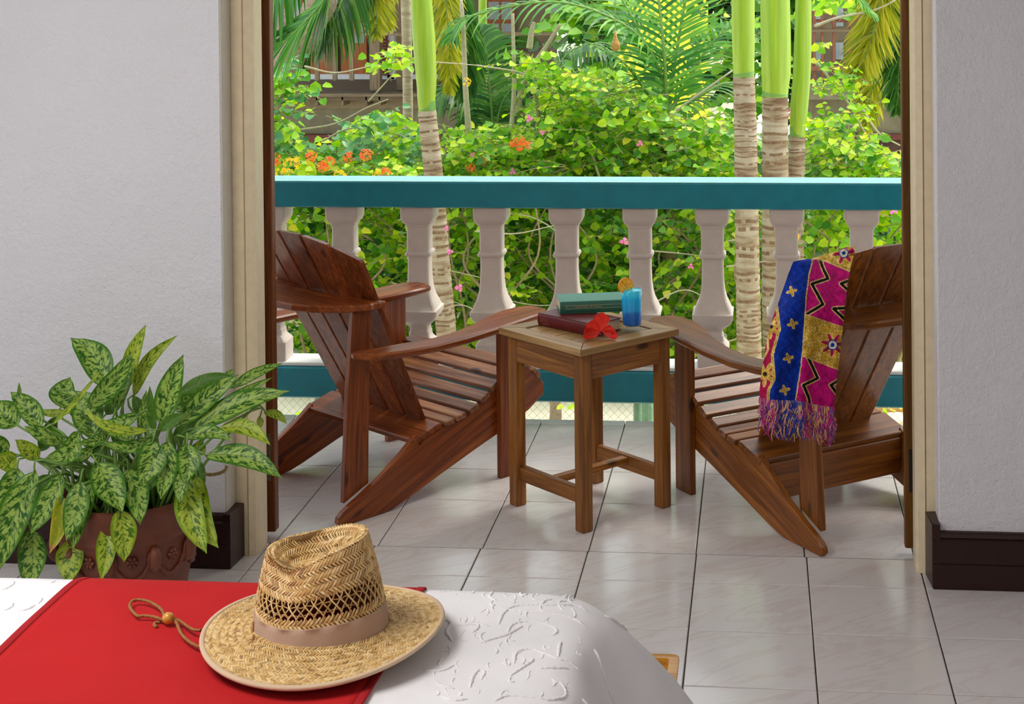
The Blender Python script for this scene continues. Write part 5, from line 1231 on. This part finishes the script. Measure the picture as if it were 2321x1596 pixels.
# --- palm trunks
def trunk(label, line, w_px, Y, shaft_px=None, shaft_w=None, mat='palm_trunk', cat='palm', name='palm_tree', group=None, ring=.045, top_extra=0):
    """line: picture points of the trunk's axis from top to bottom, continued down to the ground"""
    pts = [WY(x, y, Y) for x, y in line]; sc = (pts[0]-CAM).length/FPX
    lo = pts[-1]; d = (pts[-1]-pts[-2]).normalized(); kk = (GZ-lo.z)/d.z; 
    if kk > 0: pts.append(Vector((lo.x+d.x*kk*.6, lo.y, GZ-.02)))
    T_ = thing(name, label, cat, (pts[-1].x, pts[-1].y, GZ), 0, group); b0 = T_.location
    sp = spline(pts, 90); L_ = sum((sp[i+1]-sp[i]).length for i in range(90)); n = int(L_/.011); sp = spline(pts, n)
    R = [w_px[0]/2*sc+(w_px[1]-w_px[0])/2*sc*i/n for i in range(n+1)]
    k0 = 0
    if shaft_px is not None:
        k0 = min(range(n+1), key=lambda i: abs(sp[i].z-WY(line[0][0], shaft_px, Y).z))
    mb = MB(); seg = 18; rr = random.Random(len(label)); nxt = k0+3; ringk = set()
    while nxt < n: ringk.add(nxt); nxt += max(2, int(rr.uniform(.5, 1.5)*ring/.011))
    rad = [R[i]*(1.03 if i in ringk else 1.0-.02*((i % 5)/5)) for i in range(n+1)]
    mb.tube([p-b0 for p in sp[k0:]], rad[k0:], seg)
    nn = (n-k0)
    for i in range(nn):
        if (i+k0) in ringk:
            for s_ in range(seg):
                if rr.random() < .85: mb.mi[i*seg+s_] = 1
    # uneven ring scars
    mb.v = [(x, y, z+.003*math.sin(3*math.atan2(y-0, x-0)+z*30)) for x, y, z in mb.v]
    mb.build('trunk', [mat, 'trunk_ring'], T_, smooth=35)
    if k0:
        sw = [s_/2*sc for s_ in shaft_w]; m_ = k0
        rs = [interp(i/m_, [(q/(len(sw)-1), sw[q]) for q in range(len(sw))]) for i in range(m_+1)]
        MB().tube([p-b0 for p in sp[:k0+1]], rs, 24).build('crownshaft', 'crownshaft', T_, smooth=40)
        zb = sp[k0]-b0; MB().tube([zb+Vector((0, 0, .055)), zb+Vector((0, 0, .004))], [rs[-1]*1.012, rs[-1]*1.015], 24).build('shaft_collar', 'shaft_base', T_, smooth=40)
        # shaft carries on above the picture with a crown of fronds
        top = sp[0]-b0; up = MB().tube([top, top+Vector((0, 0, .5)), top+Vector((0, 0, .9))], [sw[0], sw[0]*.8, sw[0]*.45], 20); up.build('crownshaft', 'crownshaft', T_, smooth=40)
    return T_
pA = trunk('tall palm with a green crownshaft standing alone left of the middle', [(952, -60), (955, 0), (966, 170), (968, 250), (983, 400), (998, 600), (1012, 760)], (37, 48), 3.75, 250, (40, 46, 52, 44, 38))
pB = trunk('left palm of the trio at the right, its ringed trunk seen down between the balusters', [(1684, -60), (1684, 0), (1686, 175), (1690, 300), (1691, 400), (1695, 640), (1698, 800)], (46, 58), 3.65, 175, (50, 52, 53, 52, 47))
pC = trunk('thickest palm of the trio at the right, with the widest green crownshaft', [(1757, -60), (1757, 0), (1759, 150), (1757, 218), (1757, 400), (1757, 640), (1760, 800)], (56, 62), 3.95, 218, (60, 66, 68, 66, 58))
pD = trunk('slim yellow-green palm at the right edge of the trio', [(1822, -60), (1821, 0), (1818, 150), (1811, 250), (1807, 320), (1805, 420), (1802, 640), (1800, 800)], (34, 40), 4.1, 310, (32, 36, 40, 40, 34))
trunk('thin grey-green palm stem behind the vine, left of middle', [(1094, -40), (1094, 100), (1094, 250), (1092, 420)], (20, 22), 8.0, 175, (18, 20, 21), 'palm_trunk_tan', ring=.12)
trunk('slender ringed stem behind the vine leaves, right of the blue drink', [(1516, 280), (1518, 480), (1519, 600), (1520, 760)], (22, 24), 4.9, None, None, 'palm_trunk_tan', ring=.10)
trunk('pale slim stem in front of the yellow wall', [(1374, -40), (1372, 60), (1368, 200), (1362, 420)], (18, 22), 7.5, None, None, 'palm_trunk_tan', ring=.12)
bigt = thing('leaning_tree', 'thick grey leaning tree trunk in the upper left corner of the garden', 'tree', tuple(WY(600, 330, 5.6).xy)+(GZ,))
pts = [WY(x, y, 5.6)-bigt.location for x, y in ((745, -120), (735, -20), (700, 60), (655, 130), (620, 215), (600, 330), (595, 420))]; pts.append(Vector((0, 0, 0)))
MB().tube(spline(pts, 60), [.090*(1+.08*math.sin(i*.7))+.0009*i for i in range(61)], 16).build('trunk', 'bark', bigt, smooth=True)
MB().tube(spline([WY(x, y, 5.6)-bigt.location for x, y in ((650, 140), (640, 60), (610, -20), (560, -120))], 20), [.055-.001*i for i in range(21)], 12).build('branch', 'bark', bigt, smooth=True)
foliage(bigt, [(520, -600), (900, -600), (800, -160), (560, -150)], 6.8, 8.2, 60, 10, .14, DK, .8)

# --- fronds
def frond(parent, line, leaf_len, n, mat, width=.026, droop=.35, plume=False, r=.010, ang=.75, name='frond', side=(1, -1), Ytip=None):
    """line: (x, y, Y) picture points with depth; leaflets either side of the rachis"""
    pts = spline([WY(*p)-parent.location for p in line], n); mb = MB(); mb.tube(pts, [r*(1-.8*i/n)+.0012 for i in range(n+1)], 6)
    mb2 = MB(); rr = random.Random(int(line[0][0]*7+line[0][1]))
    for i in range(2, n):
        t = i/n; d = (pts[i+1]-pts[i-1]).normalized(); upv = Vector((0, -.25, 1)); sd_ = d.cross(upv).normalized(); up = sd_.cross(d).normalized(); Ls = leaf_len*(math.sin(pi*min(1, .18+.80*t))**.7)
        for s_ in side if not plume else (0, 1, 2, 3, 4, 5):
            if plume: a = 2*pi*s_/6+rr.uniform(-.5, .5); base_d = (sd_*math.cos(a)+up*math.sin(a))
            else: base_d = sd_*s_+up*rr.uniform(.05, .30)
            ld = (d*ang+base_d).normalized(); Lq = Ls*rr.uniform(.85, 1.1); p = pts[i].copy(); nrm_ = ld.cross(d).normalized() if ld.cross(d).length > .01 else up
            wv = nrm_.cross(ld).normalized(); row = []; w0 = width*rr.uniform(.8, 1.1)
            for q in range(5):
                u = q/4; ww = w0*(.5, 1, .85, .55, .05)[q]; row.append((p-wv*ww*.5, p+wv*ww*.5)); ld = (ld+Vector((0, 0, -droop*.32*(1+u)))).normalized(); p = p+ld*Lq/4; wv = nrm_.cross(ld); wv = wv.normalized() if wv.length > .01 else Vector((1, 0, 0))
            vs = [v for r_ in row for v in r_]; mb2.add(vs, [(2*q, 2*q+1, 2*q+3, 2*q+2) for q in range(4)])
    o = mb2.build(name, mat, parent); k = mb.build('rachis', 'green_stem', o, smooth=True); return o
sp_ = shrub('young_palm', 'young feathery palm whose fronds fan out above the bougainvillea', 'palm', 1512, 4.95)
y0 = 4.95
for ln, L_, n_, dr_, m_ in (([(1512, 262, y0), (1490, 150, y0), (1420, 60, y0-.1), (1260, 5, y0-.2), (1060, 40, y0-.3), (1020, 95, y0-.35)], .33, 46, .50, 'frond_green'), ([(1512, 262, y0), (1505, 120, y0), (1488, -40, y0+.1), (1460, -220, y0+.2)], .34, 30, .22, 'frond_green'),
        ([(1515, 262, y0), (1535, 110, y0+.1), (1562, -40, y0+.2), (1600, -200, y0+.3)], .34, 28, .22, 'frond_green'), ([(1515, 262, y0), (1560, 180, y0+.1), (1620, 90, y0+.2), (1700, 30, y0+.3)], .24, 24, .35, 'frond_green'),
        ([(1508, 265, y0), (1460, 200, y0-.1), (1410, 140, y0-.2), (1320, 90, y0-.3)], .22, 22, .4, 'frond_green'), ([(1505, 270, y0), (1450, 245, y0+.2), (1380, 205, y0+.3), (1310, 200, y0+.4)], .18, 20, .5, 'frond_dark'),
        ([(1518, 265, y0), (1575, 225, y0), (1640, 190, y0+.1), (1690, 190, y0+.2)], .20, 20, .5, 'frond_dark'), ([(1512, 262, y0), (1470, 120, y0+.3), (1410, 0, y0+.4), (1330, -120, y0+.5)], .34, 30, .35, 'frond_green')):
    frond(sp_, ln, L_, n_, m_, .021, dr_, r=.013)
mb = MB(); pts = [WY(1512, 262, y0)-sp_.location, WY(1514, 330, y0)-sp_.location, WY(1518, 420, y0)-sp_.location, Vector((.02, 0, 0))]; mb.tube(spline(pts, 30), [.04+.008*abs(math.sin(i*1.3)) for i in range(31)], 12); mb.build('trunk', 'bark', sp_, smooth=True)
def hanging(label, lines, x, Y, name='palm_fronds', ytop=-150):
    p = WY(x, ytop, Y); T_ = thing(name, label, 'palm', (p.x, p.y, GZ))
    top = p-T_.location; MB().tube(spline([Vector((0, .05, 0)), Vector((.02, .05, top.z*.5)), top+Vector((0, .05, 0))], 24), .042, 10).build('trunk', 'palm_trunk_tan', T_, smooth=True)
    for a in lines: frond(T_, *a)
    return T_
hanging('broad green palm frond slanting down from the upper left corner', [([(760, -60, 3.3), (735, 0, 3.3), (680, 62, 3.25), (612, 125, 3.2), (560, 170, 3.15)], .42, 54, 'frond_green', .026, .25, False, .009, 1.1), ([(700, -130, 3.6), (650, -40, 3.5), (600, 20, 3.4), (540, 60, 3.3)], .40, 44, 'frond_green', .026, .3, False, .009, 1.0)], 500, 3.6)
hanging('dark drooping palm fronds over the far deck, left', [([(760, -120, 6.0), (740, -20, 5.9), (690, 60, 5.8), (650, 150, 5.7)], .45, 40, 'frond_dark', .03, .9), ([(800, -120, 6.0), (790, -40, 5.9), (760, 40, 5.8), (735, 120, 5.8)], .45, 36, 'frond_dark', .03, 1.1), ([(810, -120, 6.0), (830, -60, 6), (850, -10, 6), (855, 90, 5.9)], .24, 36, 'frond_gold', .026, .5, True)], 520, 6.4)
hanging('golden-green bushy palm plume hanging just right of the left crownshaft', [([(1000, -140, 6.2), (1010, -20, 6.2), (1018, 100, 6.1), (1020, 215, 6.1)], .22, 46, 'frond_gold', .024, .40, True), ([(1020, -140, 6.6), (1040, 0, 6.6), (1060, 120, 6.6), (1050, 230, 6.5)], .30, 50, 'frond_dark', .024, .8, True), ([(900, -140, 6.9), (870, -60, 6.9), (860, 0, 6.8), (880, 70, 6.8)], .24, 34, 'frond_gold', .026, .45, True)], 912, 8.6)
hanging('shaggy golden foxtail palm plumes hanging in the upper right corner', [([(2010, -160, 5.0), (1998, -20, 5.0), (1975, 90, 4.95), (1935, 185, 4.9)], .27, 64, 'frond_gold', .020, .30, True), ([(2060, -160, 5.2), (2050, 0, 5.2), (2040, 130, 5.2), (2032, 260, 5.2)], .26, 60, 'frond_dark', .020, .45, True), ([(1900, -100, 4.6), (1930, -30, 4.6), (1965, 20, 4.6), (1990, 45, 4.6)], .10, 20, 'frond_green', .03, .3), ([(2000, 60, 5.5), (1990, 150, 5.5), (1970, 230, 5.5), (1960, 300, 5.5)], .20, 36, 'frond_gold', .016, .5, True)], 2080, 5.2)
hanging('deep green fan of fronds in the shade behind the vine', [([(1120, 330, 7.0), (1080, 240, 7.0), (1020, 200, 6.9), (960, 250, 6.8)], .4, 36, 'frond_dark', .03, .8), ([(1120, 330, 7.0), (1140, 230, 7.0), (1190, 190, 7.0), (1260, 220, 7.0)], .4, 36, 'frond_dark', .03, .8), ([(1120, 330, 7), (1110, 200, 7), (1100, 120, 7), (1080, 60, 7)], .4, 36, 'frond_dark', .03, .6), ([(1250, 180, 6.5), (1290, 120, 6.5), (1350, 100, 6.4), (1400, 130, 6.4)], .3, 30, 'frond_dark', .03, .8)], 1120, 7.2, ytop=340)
# dried hanging pod
pd = WY(1395, 100, 4.6); pod = thing('seed_pod', 'small pinkish dried seed pod hanging among the palm fronds', 'pod', pd)
MB().lathe([(.001, -.045), (.014, -.04), (.026, -.02), (.027, 0), (.018, .02), (.010, .045), (.004, .08)], 14).build('pod', 'leaf_dry', pod, smooth=True)
MB().tube([(0, 0, .078), (.002, 0, .3), (0, 0, .62)], .003, 5).build('stalk', 'twig', pod)

# --- broad grass-like leaves near the middle
gr = shrub('strap_leaf_plant', 'clump of bright upright strap leaves at the foot of the slim grey stem', 'plant', 1080, 5.0)
rr = random.Random(3); mb = MB()
for k in range(46):
    x = rr.uniform(1060, 1125) if k < 34 else rr.uniform(1230, 1250); yb = 430; yt2 = rr.uniform(285, 350) if k < 34 else rr.uniform(200, 300); b0 = WY(x, yb, 5.0)-gr.location; t0 = WY(x+rr.uniform(-25, 35), yt2, 5.0+rr.uniform(-.2, .2))-gr.location
    m0 = b0.lerp(t0, .5)+Vector((rr.uniform(-.02, .02), 0, .02)); w0 = .014; row = []
    for q in range(7):
        u = q/6; p = b0*(1-u)**2+m0*2*u*(1-u)+t0*u*u; ww = w0*(1-u**2.2)+.0005; row.append([tuple(p+Vector((-ww, 0, 0))), tuple(p+Vector((ww, .004, 0)))])
    mb.grid(row)
mb.build('foliage', 'leaf_bright', gr, kind='stuff')

# --- chain link fence
fy = 2.32
fn = thing('chain_link_fence', 'low chain-link fence glimpsed under the teal kerb beam', 'fence', (.9, fy, GZ)); mb = MB(); zt_f = -.02-GZ; pitch = .036; Hf = zt_f
nx = int(5.6/pitch)
for k in range(-int(Hf/pitch)-1, nx):
    for s_ in (1, -1):
        xA = -2.9+k*pitch if s_ == 1 else -2.9+(k+int(Hf/pitch))*pitch; xB = xA+s_*Hf
        mb.add([(xA-.0008, -.001*s_, 0), (xA+.0008, -.001*s_, 0), (xB+.0008, -.001*s_, Hf), (xB-.0008, -.001*s_, Hf), (xA, -.001*s_+.0014, 0), (xB, -.001*s_+.0014, Hf)], [(0, 1, 2, 3), (1, 4, 5, 2), (4, 0, 3, 5)])
mb.build('wire_mesh', 'galvanised', fn, kind='stuff')
for x in (-2.0, -.45, .98, 2.4): MB().tube([(x-.9, .02, -.05), (x-.9, .02, Hf+.02)], .018, 10).build('fence_post', 'green_post', fn)
for z in (Hf-.01,): MB().tube([(-3.0, 0, z), (2.8, 0, z)], .006, 6).build('top_wire', 'galvanised', fn)
gp_ = WY(1478, 935, 2.9); MB().tube([(gp_.x-.9, .25, 0), (gp_.x-.9, .25, Hf+.05)], .030, 12).build('fence_post', 'green_post', fn)
stump = WY(1255, 930, 3.4); st = thing('shrub_stem', 'thick mossy stem behind the chain-link fence under the side table', 'stem', (stump.x, stump.y, GZ)); MB().tube(spline([(0, 0, 0), (.01, 0, .15), (-.02, 0, .35), (.01, 0, .5)], 14), [.035-.0012*i for i in range(15)], 10).build('stem', 'bark', st, smooth=True)
dl = WZ(2035, 947, GZ+.03); lf = thing('fallen_leaf', 'dry orange leaf lying on the sandy ground at the right', 'leaf', dl)
MB().grid([[(-.16+.32*i/6, (.05*math.sin(pi*i/6)+.002)*s_, .03*abs(s_)+.03*math.sin(pi*i/6)) for s_ in (-1, 0, 1)] for i in range(7)]).build('blade', 'leaf_dry', lf)

# ================================================================== HOUSES
def px_box(parent, name, x0, y0, x1, y1, Y, th, mat, bev=.004, **kw):
    a = WY(x0, y0, Y); b = WY(x1, y1, Y); b0 = parent.location; lo = (min(a.x, b.x)-b0.x, Y-b0.y, min(a.z, b.z)-b0.z); hi = (max(a.x, b.x)-b0.x, Y+th-b0.y, max(a.z, b.z)-b0.z)
    o = MB().box(lo, hi, bev).build(name, mat, parent)
    for k, v in kw.items(): o[k] = v
    return o
def french_door(H_, x0, x1, y0, y1, Y):
    f = px_box(H_, 'door', x0, y0, x1, y1, Y, .05, 'frame_orange'); w_ = x1-x0
    for i in range(2):
        for j in range(4):
            ya = y0+(y1-y0)*(.02+.19*j); yb = ya+(y1-y0)*.155; xa_ = x0+w_*(.10+.44*i); xb2 = xa_+w_*.36; a = WY(xa_, ya, Y-.012); b = WY(xb2, yb, Y-.012); b0 = H_.location
            MB().box((a.x-b0.x, Y-.012-b0.y, b.z-b0.z), (b.x-b0.x, Y+.002-b0.y, a.z-b0.z), .002).build('pane', 'curtain', f)
c0 = WY(900, 330, 20); Hs = thing('wooden_deck_house', 'brown house with a wooden deck and orange-framed glass doors, upper left', 'house', (c0.x, 20, GZ-1.4))
px_box(Hs, 'wall', 560, -160, 1330, 176, 23.2, .3, 'house_wall')
MB().box((WY(560, 0, 20).x-c0.x, 0, WY(900, 214, 20).z-.10-Hs.location.z), (WY(1340, 0, 20).x-c0.x, 3.25, WY(900, 212, 20).z-Hs.location.z), .01).build('deck', 'grey_wood', Hs)
px_box(Hs, 'fascia', 560, 213, 1340, 219, 19.93, .06, 'grey_wood')
px_box(Hs, 'base_wall', 560, 244, 1340, 560, 20.5, .3, 'house_base'); px_box(Hs, 'upper_base', 560, 218, 1340, 246, 20.42, .1, 'house_wall')
px_box(Hs, 'lintel', 640, 306, 1340, 323, 20.3, .2, 'roof_red'); 
for x in (655, 718, 776, 830, 860, 985, 1060, 1130, 1200): px_box(Hs, 'joist', x-2.5, 219, x+2.5, 240, 20.0, .4, 'grey_wood')
px_box(Hs, 'rail', 757, 74, 893, 80, 20.1, .10, 'grey_wood'); px_box(Hs, 'rail', 560, 100, 757, 106, 20.1, .10, 'grey_wood')
for x, ya in ((600, 104), (640, 104), (681, 104), (718, 104), (758, 80), (796, 80), (960, 80), (1000, 80), (1040, 80)): px_box(Hs, 'rail_post', x-5.5, ya, x+5.5, 183, 20.05, .05, 'grey_wood')
px_box(Hs, 'rail', 893, 74, 1330, 80, 20.1, .10, 'grey_wood'); px_box(Hs, 'post', 834, -160, 861, 205, 20.1, .18, 'grey_wood', label='thick round-edged grey deck post'); px_box(Hs, 'post', 894, -160, 926, 205, 20.4, .18, 'grey_wood')
px_box(Hs, 'white_pilaster', 874, -160, 894, 200, 22.9, .3, 'house_white')
for k in range(26): px_box(Hs, 'quoin_brick', 860+(k % 2)*2, -20+k*7.4, 875+(k % 2)*2, -13.8+k*7.4, 22.75, .2, 'brick_red', .01)
french_door(Hs, 692, 766, -120, 172, 23.1); french_door(Hs, 770, 832, -120, 172, 23.1); french_door(Hs, 1100, 1168, -100, 160, 23.1); french_door(Hs, 640, 688, -120, 172, 23.1)
px_box(Hs, 'plinth', 560, 170, 1330, 179, 22.9, .3, 'house_white')
px_box(Hs, 'roof', 520, -260, 1380, -160, 19.5, 4.5, 'roof_red')
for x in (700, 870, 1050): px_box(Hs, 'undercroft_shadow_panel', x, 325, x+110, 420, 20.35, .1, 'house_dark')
c1 = WY(1960, 330, 19); Hr = thing('balcony_house', 'house with a red-brown railed balcony behind the right-hand palms', 'house', (c1.x, 19, GZ-1.4))
px_box(Hr, 'wall', 1830, -160, 2150, 200, 21, .3, 'house_wall'); px_box(Hr, 'balcony_slab', 1832, 192, 2150, 226, 19, 1.9, 'house_base'); px_box(Hr, 'base_wall', 1832, 226, 2150, 306, 19.3, .3, 'house_base')
px_box(Hr, 'lintel', 1920, 304, 2150, 318, 19.2, .3, 'roof_red'); px_box(Hr, 'dark_doorway', 1945, 318, 2150, 560, 19.3, .3, 'house_dark'); px_box(Hr, 'base_wall', 1832, 306, 1945, 560, 19.3, .3, 'house_base')
px_box(Hr, 'rail', 1840, 66, 1990, 72, 19.1, .1, 'grey_wood'); px_box(Hr, 'rail', 1840, 44, 1990, 50, 19.6, .1, 'brick_red'); px_box(Hr, 'rail', 1830, 150, 2000, 160, 19.1, .08, 'brick_red')
for x in (1846, 1864, 1890, 1925, 1960): px_box(Hr, 'rail_post', x-4, -40, x+4, 192, 19.15, .08, 'brick_red')
for x in (1852, 1902): px_box(Hr, 'window_pane', x-8, 96, x+10, 135, 20.95, .03, 'pane_glass'); px_box(Hr, 'window_pane', x-8, -10, x+10, 60, 20.95, .03, 'pane_glass')
px_box(Hr, 'roof', 1800, -260, 2200, -160, 18.6, 3.5, 'roof_red')
c2 = WY(1500, 330, 16); Hy = thing('yellow_house', 'bright yellow wall glimpsed through the young palm', 'house', (c2.x, 16, GZ-.6))
px_box(Hy, 'wall', 1398, -140, 1606, 330, 16, .3, 'yellow_wall'); px_box(Hy, 'white_wall', 1262, 48, 1320, 150, 16.2, .3, 'house_white'); px_box(Hy, 'white_wall', 1600, 90, 1720, 330, 16.6, .3, 'house_white')
px_box(Hy, 'roof', 1380, -200, 1620, -138, 15.7, 1.2, 'roof_red')
# tall trees closing the garden behind the houses
for i, (x, Yb, wd_) in enumerate(((430, 26, 300), (1350, 25, 240), (1750, 25, 220), (2250, 26, 260), (900, 30, 300))):
    b0 = WY(x, 300, Yb); tt = thing('background_tree', ['dark dense tree far left behind the deck house', 'dark tree behind the yellow wall', 'dark tree between the yellow wall and the balcony house', 'dark tree far right behind the balcony house', 'dark tree behind the roof of the deck house'][i], 'tree', (b0.x, Yb, GZ-1.3), 0, 'trees behind the houses')
    MB().tube(spline([(0, 0, 0), (.1, 0, 2), (0, 0, 4.5)], 10), [.22-.01*k for k in range(11)], 8).build('trunk', 'bark', tt, smooth=True)
    foliage(tt, [(x-wd_, -900), (x+wd_, -900), (x+wd_*.9, 260), (x-wd_*.9, 260)], Yb-1.4, Yb+1.4, 330, 12, .42, DK, 1.7, stem=False)
# mid-ground greenery filling the gaps in front of the yellow wall and the shade
mg = shrub('shade_shrub', 'mid green shrub between the yellow wall and the bougainvillea', 'shrub', 1400, 7.0)
foliage(mg, [(1250, 140), (1380, 150), (1400, 250), (1660, 290), (1670, 330), (1230, 330)], 6.2, 7.4, 130, 10, .10, MD, .5)
foliage(mg, [(1250, -60), (1400, -60), (1400, 110), (1280, 110)], 7.0, 8.0, 46, 11, .11, MD, .6)
foliage(mg, [(1590, -60), (1730, -60), (1730, 230), (1610, 230)], 7.0, 8.0, 60, 10, .10, MD, .5); foliage(mg, [(1840, -60), (2060, -60), (2060, 20), (1860, 20)], 7.0, 8.0, 26, 10, .10, BR, .5)
